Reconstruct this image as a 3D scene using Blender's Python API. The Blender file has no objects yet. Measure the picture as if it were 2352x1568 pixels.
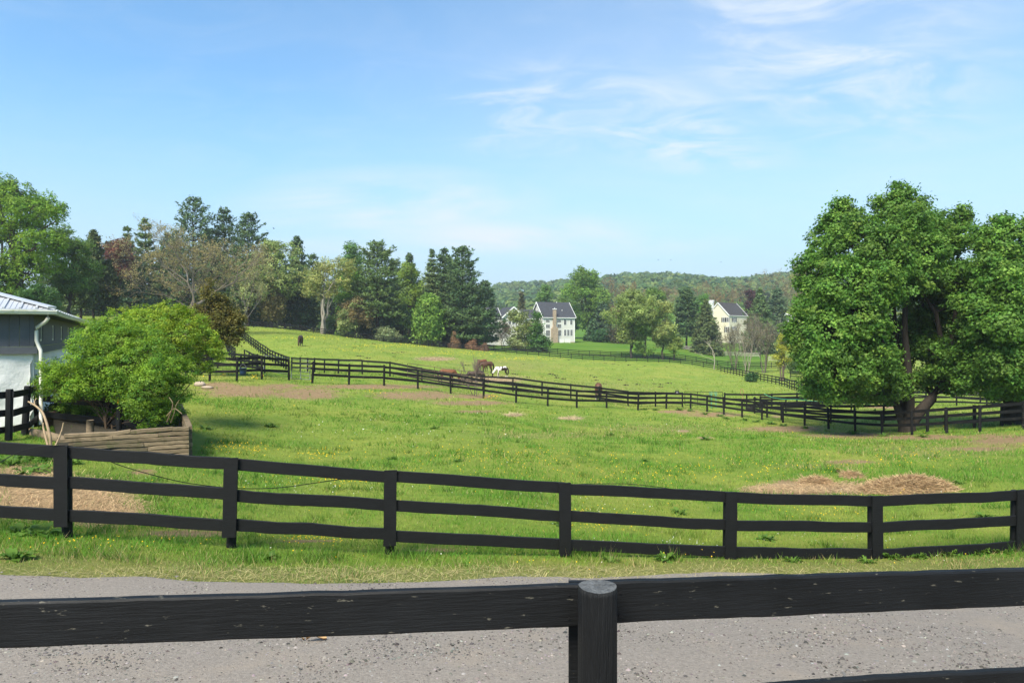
import bpy, math, random
import numpy as np
from mathutils import Vector, Matrix, Quaternion

# ------------------------------------------------------------------ camera, world, sun, exposure
SC = bpy.context.scene
COL = SC.collection
F, U0, V0, CAM = 1568.0, 1176.0, 770.0, 2.15      # focal length and horizon in photo pixels (2352 wide); eye height
cd = bpy.data.cameras.new('camera'); cam = bpy.data.objects.new('camera', cd); COL.objects.link(cam)
cd.sensor_width = 36.0; cd.lens = 36.0 * F / 2352.0; cd.sensor_fit = 'HORIZONTAL'
cd.shift_y = -(784.0 - V0) / 2352.0; cd.clip_start = 0.1; cd.clip_end = 6000
cam.location = (0, 0, CAM); cam.rotation_euler = (math.radians(90), 0, 0)
SC.camera = cam

SUN_EL, SUN_AZ = math.radians(50), math.radians(205)   # azimuth clockwise from +Y (view direction): behind the camera, a little to the left
W = bpy.data.worlds.new('World'); SC.world = W; W.use_nodes = True
wn, wl = W.node_tree.nodes, W.node_tree.links
wn.clear()
def N(tree, t, **kw):
    n = tree.nodes.new(t)
    for k, v in kw.items():
        if k == 'ins':
            for i, val in v.items(): n.inputs[i].default_value = val
        else: setattr(n, k, v)
    return n
def wN(t, **kw): return N(W.node_tree, t, **kw)
sky = wN('ShaderNodeTexSky', sky_type='NISHITA', sun_disc=False, sun_elevation=SUN_EL, sun_rotation=SUN_AZ,
         air_density=1.0, dust_density=0.7, ozone_density=2.6, altitude=100)
tc = wN('ShaderNodeTexCoord'); sep = wN('ShaderNodeSeparateXYZ'); wl.new(tc.outputs['Generated'], sep.inputs[0])
mx = wN('ShaderNodeMath', operation='MAXIMUM', ins={1: 0.0}); wl.new(sep.outputs['Z'], mx.inputs[0])
ad = wN('ShaderNodeMath', operation='ADD', ins={1: 0.16}); wl.new(mx.outputs[0], ad.inputs[0])
dx = wN('ShaderNodeMath', operation='DIVIDE'); wl.new(sep.outputs['X'], dx.inputs[0]); wl.new(ad.outputs[0], dx.inputs[1])
dy = wN('ShaderNodeMath', operation='DIVIDE'); wl.new(sep.outputs['Y'], dy.inputs[0]); wl.new(ad.outputs[0], dy.inputs[1])
cmb = wN('ShaderNodeCombineXYZ'); wl.new(dx.outputs[0], cmb.inputs[0]); wl.new(dy.outputs[0], cmb.inputs[1])
def cloud(scale, loc, rot, stretch, lo, hi, detail=9, rough=0.62, dist=0.6):
    mp = wN('ShaderNodeMapping'); wl.new(cmb.outputs[0], mp.inputs[0])
    mp.inputs['Location'].default_value = loc; mp.inputs['Rotation'].default_value = (0, 0, rot); mp.inputs['Scale'].default_value = stretch
    nz = wN('ShaderNodeTexNoise', ins={'Scale': scale, 'Detail': detail, 'Roughness': rough, 'Distortion': dist}); wl.new(mp.outputs[0], nz.inputs['Vector'])
    mr = wN('ShaderNodeMapRange', interpolation_type='SMOOTHSTEP', ins={1: lo, 2: hi, 3: 0.0, 4: 1.0}); wl.new(nz.outputs[0], mr.inputs[0])
    return mr.outputs[0]
def patch(c, rot, sx, sy):
    sb = wN('ShaderNodeVectorMath', operation='SUBTRACT'); wl.new(cmb.outputs[0], sb.inputs[0]); sb.inputs[1].default_value = (*c, 0)
    mp = wN('ShaderNodeVectorRotate', rotation_type='Z_AXIS'); wl.new(sb.outputs[0], mp.inputs['Vector']); mp.inputs['Angle'].default_value = rot
    ml = wN('ShaderNodeVectorMath', operation='MULTIPLY'); wl.new(mp.outputs[0], ml.inputs[0]); ml.inputs[1].default_value = (1/sx, 1/sy, 0)
    ln = wN('ShaderNodeVectorMath', operation='LENGTH'); wl.new(ml.outputs[0], ln.inputs[0])
    mr = wN('ShaderNodeMapRange', interpolation_type='SMOOTHSTEP', ins={1: 0.0, 2: 1.0, 3: 1.0, 4: 0.0}); wl.new(ln.outputs['Value'], mr.inputs[0]); return mr.outputs[0]
def wm(op, a, b):
    n = wN('ShaderNodeMath', operation=op)
    for i, q in ((0, a), (1, b)):
        if isinstance(q, (int, float)): n.inputs[i].default_value = q
        else: wl.new(q, n.inputs[i])
    return n.outputs[0]
wisp = cloud(3.4, (1.35, 0.35, 0), 0.75, (0.9, 1.6, 1), 0.36, 0.76, dist=0.9)
soft = cloud(0.9, (3.1, 1.3, 0), 0.5, (0.7, 1.3, 1), 0.30, 0.62, detail=8)
shape = wm('MAXIMUM', patch((0.06, 2.05), 0.5, 0.36, 0.36), wm('MAXIMUM', patch((0.44, 2.10), -0.6, 0.70, 0.32), patch((0.80, 1.68), -0.75, 0.80, 0.40)))
low = wm('MAXIMUM', patch((-0.50, 2.85), 0.0, 0.75, 0.50), patch((-0.05, 3.3), 0.0, 1.3, 0.45))
cs_ = wm('MULTIPLY', wm('MULTIPLY', wm('POWER', shape, 0.6), wisp), 1.0)
cs_ = wm('MAXIMUM', cs_, wm('MULTIPLY', wm('MULTIPLY', wm('POWER', low, 0.6), soft), 1.0))
cs_ = wm('MAXIMUM', cs_, wm('MULTIPLY', wisp, wm('MULTIPLY', soft, 0.10)))
veil = wm('MULTIPLY', wm('MULTIPLY', patch((1.1, 1.9), 0.3, 2.2, 1.5), wm('ADD', wm('MULTIPLY', soft, 0.6), 0.4)), 0.42)
cs_ = wm('ADD', cs_, wm('MULTIPLY', wm('SUBTRACT', 1.0, cs_), veil))
class _o: pass
cs = _o(); cs.outputs = [cs_]
# thin milky veil that thickens towards the horizon, all the way round
hz = wN('ShaderNodeMapRange', interpolation_type='SMOOTHSTEP', ins={1: 0.0, 2: 0.34, 3: 0.94, 4: 0.07}); wl.new(sep.outputs['Z'], hz.inputs[0])
mixc = wN('ShaderNodeMix', data_type='RGBA'); tint = wN('ShaderNodeMix', data_type='RGBA', blend_type='MULTIPLY', ins={0: 1.0}); wl.new(sky.outputs[0], tint.inputs[6]); tint.inputs[7].default_value = (0.76, 0.99, 1.02, 1)
wl.new(hz.outputs[0], mixc.inputs[0]); wl.new(tint.outputs[2], mixc.inputs[6])
mixc.inputs[7].default_value = (2.50, 3.08, 3.62, 1)
mix2 = wN('ShaderNodeMix', data_type='RGBA'); wl.new(cs.outputs[0], mix2.inputs[0]); wl.new(mixc.outputs[2], mix2.inputs[6]); mix2.inputs[7].default_value = (3.60, 3.88, 4.15, 1)
sat = wN('ShaderNodeHueSaturation', ins={'Saturation': 1.06, 'Value': 1.0}); wl.new(mix2.outputs[2], sat.inputs['Color'])
bg = wN('ShaderNodeBackground', ins={1: 0.095}); wl.new(sat.outputs[0], bg.inputs[0])
wo = wN('ShaderNodeOutputWorld'); wl.new(bg.outputs[0], wo.inputs[0])

sd = bpy.data.lights.new('sun', 'SUN'); sd.energy = 3.1; sd.angle = math.radians(25); sd.color = (1.0, 0.92, 0.77)
sun = bpy.data.objects.new('sun', sd); COL.objects.link(sun); sun.location = (0, -5, 40)
sv = Vector((math.sin(SUN_AZ) * math.cos(SUN_EL), math.cos(SUN_AZ) * math.cos(SUN_EL), math.sin(SUN_EL)))
sun.rotation_euler = (-sv).to_track_quat('-Z', 'Y').to_euler()

SC.view_settings.view_transform = 'Standard'; SC.view_settings.look = 'None'
SC.view_settings.exposure = 1.40; SC.view_settings.gamma = 1.0; SC.view_settings.use_curve_mapping = False
SC.render.engine = 'CYCLES'
SC.cycles.use_denoising = True
SC.cycles.max_bounces = 8; SC.cycles.diffuse_bounces = 5; SC.cycles.glossy_bounces = 2
SC.cycles.transmission_bounces = 4; SC.cycles.volume_bounces = 0; SC.cycles.transparent_max_bounces = 4
SC.cycles.caustics_reflective = False; SC.cycles.caustics_refractive = False

rng = np.random.default_rng(11)
R = random.Random(5)

# ------------------------------------------------------------------ pixel to place, terrain
def P(u, v, d): return np.array([(u - U0) / F * d, d, CAM - (v - V0) / F * d])
def XY(u, d): return (u - U0) / F * d, d
def zpx(v, d): return CAM - (v - V0) / F * d
def zr(x0, y0, s, X, Y): return ((x0 + X / s) / 1.7415, (y0 + Y / s) / 1.7415)

S4 = 4.127
# posts of the curving paddock fence (foot u, v and distance)
F3 = [(zr(760,1220,S4,-420,1262), 36.6), (zr(760,1220,S4,-60,1268), 37.2), (zr(760,1220,S4,325,1270),37.6), (zr(760,1220,S4,770,1235),38.0), (zr(760,1220,S4,1188,1215),39.6), (zr(760,1220,S4,1635,1258),42.0),
      (zr(1240,1280,S4,32,1058),42.6), (zr(1240,1280,S4,642,1052),44.0), (zr(1240,1280,S4,1220,1080),45.0), (zr(1240,1280,S4,1780,1137),46.0),
      (zr(1720,1330,S4,345,1000),46.5), (zr(1720,1330,S4,882,1085),46.8), (zr(1720,1330,S4,1418,1155),47.5), (zr(1720,1330,S4,1942,1220),48.2),
      (zr(2200,1330,S4,442,1250),50.0), (zr(2200,1330,S4,935,1272),52.0), (zr(2200,1330,S4,1450,1280),54.0), (zr(2200,1330,S4,1918,1275),55.5),
      (zr(2680,1380,S4,340,1062),55.5), (zr(2680,1380,S4,612,1098),54.5), (zr(2680,1380,S4,890,1132),53.0), (zr(2680,1380,S4,1190,1180),51.5), (zr(2680,1380,S4,1518,1222),50.0), (zr(2680,1380,S4,1865,1275),48.0),
      (zr(3140,1400,S4,325,1240),46.0), (zr(3140,1400,S4,722,1300),44.0), (zr(3140,1400,S4,1158,1350),41.7), (zr(3140,1400,S4,1610,1378),39.4), (zr(3140,1400,S4,2100,1405),37.2),
      (zr(3584,1400,S4,840,1390),35.4), (zr(3584,1400,S4,1385,1362),33.8), (zr(3584,1400,S4,2095,1332),32.0), ((2480, 985), 30.2), ((2610, 980), 28.6)]
F2 = [((-250,1214),8.9), ((145,1235),9.0), ((527,1258),9.15), ((895,1275),9.6), ((1297,1280),10.0), ((1675,1284),10.25), ((2012,1282),10.6), ((2340,1264),10.9), ((2680,1240),11.0)]
CTRL = []
for (uv, d) in F3[::2] + F2: CTRL.append(P(uv[0], uv[1], d))
for u, v, d in [
    (200,1568,4.30),(1176,1568,4.33),(2200,1568,4.36),
    (435,1052,17.0),(160,1040,16.2),(18,1014,17.4),(54,1001,18.4),(78,976,20.2),
    (700,990,25),(1100,1040,20),(1500,1070,20),(2000,1090,19),(2352,1075,19),(1176,980,29),(1700,1000,30),
    # second paddock line, lane, far pasture
    (zr(1240,1280,S4,1320,945)+(56,)), (zr(1720,1330,S4,1368,1000)+(56,)), (zr(2200,1330,S4,822,1135)+(56,)), (zr(2680,1380,S4,205,1012)+(57,)), (zr(2680,1380,S4,1680,1045)+(56,)),
    (zr(760,1220,S4,1660,1090)+(62,)), (zr(760,1220,S4,1420,945)+(76,)), (zr(760,1220,S4,1180,705)+(95,)), (zr(760,1220,S4,940,500)+(115,)), (zr(760,1220,S4,820,392)+(135,)),
    (zr(760,1220,S4,740,905)+(70,)), (zr(760,1220,S4,590,690)+(95,)), (zr(760,1220,S4,500,590)+(115,)),
    (zr(760,1220,S4,1150,368)+(142,)), (zr(1240,1280,S4,200,236)+(143,)), (zr(1240,1280,S4,1000,330)+(145,)), (zr(1720,1330,S4,1000,312)+(148,)), (zr(2200,1330,S4,277,430)+(150,)), (zr(2200,1330,S4,1170,485)+(150,)), (zr(2680,1380,S4,388,318)+(150,)),
    (690,795,95),(1110,857,86),(1160,868,78),(1030,881,68),
    (zr(2680,1380,S4,790,430)+(145,)), (zr(2680,1380,S4,1168,528)+(125,)), (zr(2680,1380,S4,1585,640)+(105,)), (zr(2680,1380,S4,1950,760)+(85,)),
    (2197,929,62),(2352,905,95),(2050,880,100),(1900,840,160),(2300,850,170),
    (1290,785,205),(1150,793,205),(1500,803,185),(1680,790,235),(1650,816,200),
    (230,731,120),(100,724,100),(250,752,82),(20,735,70),(600,748,165),(866,780,162),(1090,800,165),(350,738,140),
    (1400,762,330),(1800,765,330),(1000,770,330),(500,735,330),(-300,725,330),(2500,790,330),
    (1000,700,760),(1000,676,930),(1200,690,760),(1700,668,760),(2300,690,760),(700,700,760),(0,700,760),(3000,700,760),(-900,720,760),
    (1200,668,930),(1500,656,930),(1800,652,930),(2300,660,930),(700,680,930),(0,690,930),(3200,690,930),(-1200,700,930),
    ]: CTRL.append(P(u, v, d))
for x, y, z in [(-4,2.4,0.02),(4,3.0,0.0),(0,0,0.02),(-6,-6,0.1),(6,-6,0.0),(-40,-15,0.6),(40,-15,-0.6),(-16,6,-0.1),(16,6,-0.6),(-16,14,-0.3),(-24,22,0.0),(-45,30,1.8),(-22,34,-0.25),(-60,60,3.0),(30,22,-2.3),(60,50,-4.6),(75,90,-6.5),
                (-200,1300,40),(300,1300,46),(900,1200,44),(-900,1200,36),(-400,100,12),(400,100,-6),(-300,-15,2),(300,-15,-4),(-60,1300,38),(60,1300,44),(600,1300,44)]:
    CTRL.append(np.array([x, y, z]))
CTRL = np.array(CTRL)
def warp(x, y):
    x, y = np.asarray(x, float), np.asarray(y, float); return np.stack([1.6*np.arcsinh(2.0*x/(np.maximum(y, -8.0)+14.0)), np.arcsinh(y/9.0)], -1)
def phi(r2): return 0.5 * r2 * np.log(r2 + 1e-12)
_c = warp(CTRL[:,0], CTRL[:,1]); _n = len(_c)
_K = phi(((_c[:,None]-_c[None])**2).sum(-1)) + np.eye(_n) * 0.004
_Pm = np.concatenate([np.ones((_n,1)), _c], 1)
_A = np.block([[_K, _Pm], [_Pm.T, np.zeros((3,3))]])
_w = np.linalg.solve(_A, np.concatenate([CTRL[:,2], np.zeros(3)]))
def tps(x, y):
    p = warp(x, y); sh = p.shape[:-1]; p = p.reshape(-1, 2); out = np.empty(len(p))
    for i in range(0, len(p), 20000):
        q = p[i:i+20000]
        out[i:i+20000] = phi(((q[:,None]-_c[None])**2).sum(-1)) @ _w[:_n] + _w[_n] + q @ _w[_n+1:]
    return out.reshape(sh)
def hash2(ix, iy, s):
    h = (ix.astype(np.int64) * 374761393 + iy.astype(np.int64) * 668265263 + s * 974634777) & 0x7fffffff
    h = ((h ^ (h >> 13)) * 1274126177) & 0x7fffffff
    return ((h ^ (h >> 16)) & 0xffff) / 65535.0
def vnoise(x, y, s=0):
    x = np.asarray(x, float); y = np.asarray(y, float)
    ix, iy = np.floor(x), np.floor(y); fx, fy = x - ix, y - iy
    fx = fx*fx*(3-2*fx); fy = fy*fy*(3-2*fy)
    a, b, c, d = hash2(ix,iy,s), hash2(ix+1,iy,s), hash2(ix,iy+1,s), hash2(ix+1,iy+1,s)
    return (a*(1-fx)+b*fx)*(1-fy) + (c*(1-fx)+d*fx)*fy
def fbm(x, y, s=0, o=4):
    t, a, n = 0, 0.5, 0
    for i in range(o):
        t = t + a * vnoise(x * 2**i, y * 2**i, s + i * 17); n += a; a *= 0.5
    return t / n
GX = 10.0 * np.sinh(np.linspace(-5.3, 5.3, 300)); GX = GX * 0.9
GY = np.concatenate([np.linspace(-16, 2, 20)[:-1], 2 + 10.0 * np.sinh(np.linspace(0, 5.5, 300)) * 1.06])
GXX, GYY = np.meshgrid(GX, GY)
GZ = tps(GXX, GYY)
_bump = (fbm(GXX/3.0, GYY/3.0, 3) - 0.5) * 0.16 + (fbm(GXX/14.0, GYY/14.0, 7) - 0.5) * 0.35 * np.clip((GYY - 14) / 30, 0, 1)
GZ = GZ + _bump * np.clip((GYY - 7.5) / 6.0, 0, 1)
def H(x, y):
    x = np.asarray(x, float); y = np.asarray(y, float)
    i = np.clip(np.searchsorted(GX, x) - 1, 0, len(GX)-2); j = np.clip(np.searchsorted(GY, y) - 1, 0, len(GY)-2)
    fx = np.clip((x - GX[i]) / (GX[i+1]-GX[i]), 0, 1); fy = np.clip((y - GY[j]) / (GY[j+1]-GY[j]), 0, 1)
    return (GZ[j,i]*(1-fx)+GZ[j,i+1]*fx)*(1-fy) + (GZ[j+1,i]*(1-fx)+GZ[j+1,i+1]*fx)*fy
def ray(u, v, d0=3.5, d1=900):
    ds = np.exp(np.linspace(math.log(d0), math.log(d1), 3000))
    x = (u-U0)/F*ds; z = CAM - (v-V0)/F*ds
    below = z < H(x, ds)
    k = int(np.argmax(below)) if below.any() else len(ds)-1
    return float((u-U0)/F*ds[k]), float(ds[k])
def proj(x, y, z): return U0 + F * x / y, V0 - F * (z - CAM) / y

# ------------------------------------------------------------------ materials
MATS = {}
def mat(name, col=(0.5,0.5,0.5), rough=0.7, spec=0.3, metal=0.0, noise=None, bump=None, attr=None, trans=0.0, coord='Object', spots=None):
    """noise=(scale, amount[, stretch]); bump=(scale, strength); attr: multiply by a colour attribute; spots=(scale, lo, hi, colour)"""
    if name in MATS: return MATS[name]
    m = bpy.data.materials.new(name); m.use_nodes = True; t = m.node_tree; t.nodes.clear(); L = t.links
    out = N(t, 'ShaderNodeOutputMaterial'); b = N(t, 'ShaderNodeBsdfPrincipled')
    b.inputs['Roughness'].default_value = rough; b.inputs['Specular IOR Level'].default_value = spec; b.inputs['Metallic'].default_value = metal
    c = None
    if attr:
        a = N(t, 'ShaderNodeAttribute', attribute_name=attr); c = a.outputs['Color']
    else:
        r = N(t, 'ShaderNodeRGB'); r.outputs[0].default_value = (*col, 1); c = r.outputs[0]
    if coord == 'Object': vec = N(t, 'ShaderNodeTexCoord').outputs['Object']
    else: vec = N(t, 'ShaderNodeNewGeometry').outputs['Position']
    if noise:
        v2 = vec
        if len(noise) > 2:
            mp = N(t, 'ShaderNodeMapping'); mp.inputs['Scale'].default_value = noise[2]; L.new(vec, mp.inputs[0]); v2 = mp.outputs[0]
        nz = N(t, 'ShaderNodeTexNoise', ins={'Scale': noise[0], 'Detail': 6.0, 'Roughness': 0.65}); L.new(v2, nz.inputs['Vector'])
        mr = N(t, 'ShaderNodeMapRange', ins={1: 0.25, 2: 0.75, 3: 1 - noise[1], 4: 1 + noise[1]}); L.new(nz.outputs[0], mr.inputs[0])
        hs = N(t, 'ShaderNodeHueSaturation'); L.new(c, hs.inputs['Color']); L.new(mr.outputs[0], hs.inputs['Value']); c = hs.outputs[0]
    if spots:
        v2 = vec
        if len(spots) > 4:
            mp = N(t, 'ShaderNodeMapping'); mp.inputs['Scale'].default_value = spots[4]; L.new(vec, mp.inputs[0]); v2 = mp.outputs[0]
        nz = N(t, 'ShaderNodeTexNoise', ins={'Scale': spots[0], 'Detail': 5.0, 'Roughness': 0.6}); L.new(v2, nz.inputs['Vector'])
        mr = N(t, 'ShaderNodeMapRange', ins={1: spots[1], 2: spots[2], 3: 0.0, 4: 1.0}); L.new(nz.outputs[0], mr.inputs[0])
        mm = N(t, 'ShaderNodeMix', data_type='RGBA'); L.new(mr.outputs[0], mm.inputs[0]); L.new(c, mm.inputs[6]); mm.inputs[7].default_value = (*spots[3], 1); c = mm.outputs[2]
    L.new(c, b.inputs['Base Color'])
    if bump:
        v2 = vec
        if len(bump) > 2:
            mp = N(t, 'ShaderNodeMapping'); mp.inputs['Scale'].default_value = bump[2]; L.new(vec, mp.inputs[0]); v2 = mp.outputs[0]
        nz = N(t, 'ShaderNodeTexNoise', ins={'Scale': bump[0], 'Detail': 5.0, 'Roughness': 0.65}); L.new(v2, nz.inputs['Vector'])
        bp = N(t, 'ShaderNodeBump', ins={'Strength': bump[1], 'Distance': 0.05}); L.new(nz.outputs[0], bp.inputs['Height']); L.new(bp.outputs[0], b.inputs['Normal'])
    if trans > 0:
        tr = N(t, 'ShaderNodeBsdfTranslucent'); L.new(c, tr.inputs['Color'])
        ms = N(t, 'ShaderNodeMixShader', ins={0: trans}); L.new(b.outputs[0], ms.inputs[1]); L.new(tr.outputs[0], ms.inputs[2]); L.new(ms.outputs[0], out.inputs[0])
    else: L.new(b.outputs[0], out.inputs[0])
    MATS[name] = m
    return m
LEAF = mat('leaf', attr='Col', rough=0.55, spec=0.25, trans=0.42)
NEEDLE = mat('needle', attr='Col', rough=0.65, spec=0.2, trans=0.25)
BARK = mat('bark', attr='Col', rough=0.9, spec=0.1, noise=(9, 0.35, (1, 1, 0.25)), coord='World')
BLADE = mat('grass_blade', attr='Col', rough=0.6, spec=0.2, trans=0.30)
FLOWER = mat('petal', attr='Col', rough=0.6, spec=0.2, trans=0.2)
STRAW = mat('straw', attr='Col', rough=0.8, spec=0.15, trans=0.1)
BLACK = mat('black_paint', (0.0062, 0.0066, 0.0072), rough=0.62, spec=0.22, noise=(5, 0.35, (1, 1, 4)), bump=(60, 0.25, (0.3, 0.3, 3)), coord='World', spots=(9, 0.72, 0.80, (0.035, 0.032, 0.027), (0.6, 0.6, 4)))
BLACKOLD = mat('black_paint_worn', (0.0085, 0.0088, 0.0092), rough=0.75, spec=0.18, noise=(3, 0.4), coord='World', spots=(5, 0.60, 0.72, (0.060, 0.052, 0.040), (0.7, 0.7, 3)))
BLACKNEAR = mat('black_paint_weathered', (0.0048, 0.0051, 0.0056), rough=0.58, spec=0.24, noise=(2.2, 0.75, (1, 1, 2.0)), bump=(34, 0.22, (0.16, 0.5, 2.6)), coord='World', spots=(26, 0.655, 0.70, (0.10, 0.092, 0.070), (0.5, 1, 2.0)))

# ------------------------------------------------------------------ mesh helpers
def tag(o, label=None, cat=None, group=None, kind=None):
    if label: o['label'] = label
    if cat: o['category'] = cat
    if group: o['group'] = group
    if kind: o['kind'] = kind
    return o
def empty(name, loc, rz=0.0):
    o = bpy.data.objects.new(name, None); o.empty_display_size = 0.1; COL.objects.link(o); o.location = tuple(float(c) for c in loc); o.rotation_euler = (0, 0, rz); return o
def mobj(name, me, m=None, parent=None, loc=None):
    o = bpy.data.objects.new(name, me); COL.objects.link(o)
    if m is not None and not me.materials: me.materials.append(m)
    if parent is not None: o.parent = parent
    if loc is not None: o.location = tuple(float(c) for c in loc)
    return o
def npmesh(name, V, Fs, cols=None, smooth=False):
    """V (n,3); Fs list of int arrays (m,k); cols (n,3) linear point colours"""
    me = bpy.data.meshes.new(name); V = np.ascontiguousarray(V, dtype=np.float32)
    Fs = [np.asarray(f, dtype=np.int32) for f in Fs if len(f)]
    nl = sum(f.size for f in Fs); nf = sum(len(f) for f in Fs)
    me.vertices.add(len(V)); me.loops.add(nl); me.polygons.add(nf)
    me.vertices.foreach_set('co', V.ravel())
    me.loops.foreach_set('vertex_index', np.concatenate([f.ravel() for f in Fs]))
    tot = np.concatenate([np.full(len(f), f.shape[1], np.int32) for f in Fs])
    st = np.concatenate([[0], np.cumsum(tot)[:-1]]).astype(np.int32)
    me.polygons.foreach_set('loop_start', st); me.polygons.foreach_set('loop_total', tot)
    if smooth: me.polygons.foreach_set('use_smooth', np.ones(nf, bool))
    if cols is not None:
        a = me.color_attributes.new('Col', 'FLOAT_COLOR', 'POINT')
        c4 = np.ones((len(V), 4), np.float32); c4[:, :3] = cols; a.data.foreach_set('color', c4.ravel())
    me.update(calc_edges=True)
    return me
class MB:
    """collects simple solids into one mesh"""
    def __init__(s): s.v = []; s.f = []
    def add(s, V, Fc):
        o = len(s.v); s.v += [tuple(float(c) for c in p) for p in V]; s.f += [tuple(int(i) + o for i in f) for f in Fc]; return s
    def box(s, c, size, rz=0.0):
        hx, hy, hz = size[0]/2, size[1]/2, size[2]/2; ca, sa = math.cos(rz), math.sin(rz); V = []
        for z in (-hz, hz):
            for x, y in ((-hx,-hy),(hx,-hy),(hx,hy),(-hx,hy)): V.append((c[0]+x*ca-y*sa, c[1]+x*sa+y*ca, c[2]+z))
        return s.add(V, [(3,2,1,0),(4,5,6,7),(0,1,5,4),(1,2,6,5),(2,3,7,6),(3,0,4,7)])
    def span(s, a, b): return s.box([(a[i]+b[i])/2 for i in range(3)], [abs(b[i]-a[i]) for i in range(3)])
    def bar(s, a, b, w, h, up=(0,0,1)):
        a, b = Vector(a), Vector(b); d = (b-a).normalized(); r = d.cross(Vector(up)).normalized(); u = r.cross(d)
        V = []
        for p in (a, b):
            for i, j in ((-1,-1),(1,-1),(1,1),(-1,1)): V.append(p + r*(i*w/2) + u*(j*h/2))
        return s.add(V, [(0,1,2,3),(7,6,5,4),(0,4,5,1),(1,5,6,2),(2,6,7,3),(3,7,4,0)])
    def tube(s, pts, rad, n=8, caps=True):
        V, Fc = tube_np([(np.array(pts, float), np.full(len(pts), rad) if np.isscalar(rad) else np.array(rad, float))], n)
        k = len(pts); F2 = [tuple(f) for f in Fc]
        if caps: F2 += [tuple(range(n-1, -1, -1)), tuple(range((k-1)*n, k*n))]
        return s.add(V, F2)
    def mesh(s, name, smooth=False):
        me = bpy.data.meshes.new(name); me.from_pydata(s.v, [], s.f)
        if smooth: me.polygons.foreach_set('use_smooth', [True]*len(me.polygons))
        me.update(); return me
    def build(s, name, m, parent=None, loc=None, smooth=False): return mobj(name, s.mesh(name, smooth), m, parent, loc)
def tube_np(paths, n=5):
    VV, FF, off = [], [], 0
    ang = np.arange(n) * 2*np.pi/n; ca, sa = np.cos(ang), np.sin(ang)
    for pts, rad in paths:
        k = len(pts); t = np.gradient(pts, axis=0); t /= np.linalg.norm(t, axis=1)[:,None] + 1e-9
        ref = np.where(np.abs(t[:,2:3]) > 0.9, np.array([[1.0,0,0]]), np.array([[0,0,1.0]]))
        a = np.cross(t, ref); a /= np.linalg.norm(a, axis=1)[:,None] + 1e-9; b = np.cross(t, a)
        ring = pts[:,None,:] + rad[:,None,None]*(a[:,None,:]*ca[None,:,None] + b[:,None,:]*sa[None,:,None])
        VV.append(ring.reshape(-1,3))
        i = np.arange(k-1)[:,None]*n; j = np.arange(n)[None]; j2 = (j+1) % n
        FF.append((np.stack([i+j, i+n+j, i+n+j2, i+j2], -1)).reshape(-1,4) + off); off += k*n
    return np.concatenate(VV), np.concatenate(FF)
def board(p0, p1, h, t, segs=10, jit=0.004, seed=0, ch=0.006, side=(0,1,0)):
    """a sawn plank with soft edges and slight waviness from p0 to p1 (centre line), h tall and t thick"""
    r = np.random.default_rng(seed); p0 = np.array(p0, float); p1 = np.array(p1, float)
    d = p1-p0; d /= np.linalg.norm(d); up = np.array([0,0,1.0]); s = np.cross(d, up); s /= np.linalg.norm(s); up = np.cross(s, d)
    prof = np.array([(-t/2, -h/2+ch), (-t/2, h/2-ch), (-t/2+ch, h/2), (t/2-ch, h/2), (t/2, h/2-ch), (t/2, -h/2+ch), (t/2-ch, -h/2), (-t/2+ch, -h/2)])
    k = segs+1; ts = np.linspace(0, 1, k); V = []
    wob = np.interp(ts, np.linspace(0,1,5), r.normal(0, jit*1.6, 5)); wob2 = np.interp(ts, np.linspace(0,1,4), r.normal(0, jit, 4))
    for i, q in enumerate(ts):
        c = p0*(1-q)+p1*q + up*wob[i] + s*wob2[i]
        dh = r.normal(0, jit*0.5, 2)
        for a, b in prof: V.append(c + s*a + up*(b + (dh[0] if b > 0 else dh[1])))
    Fc = []
    for i in range(k-1):
        for j in range(8): Fc.append((i*8+j, i*8+(j+1)%8, (i+1)*8+(j+1)%8, (i+1)*8+j))
    Fc += [tuple(range(7,-1,-1)), tuple(range((k-1)*8, k*8))]
    return V, Fc
def stack(parts):
    """list of (V, [F..], C) with quads -> one"""
    o, V, Fq, C = 0, [], [], []
    for v, f, c in parts:
        V.append(v); Fq.append(np.asarray(f)+o); C.append(np.broadcast_to(np.asarray(c, float), (len(v),3))); o += len(v)
    return np.concatenate(V), Fq, np.concatenate(C)

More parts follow.
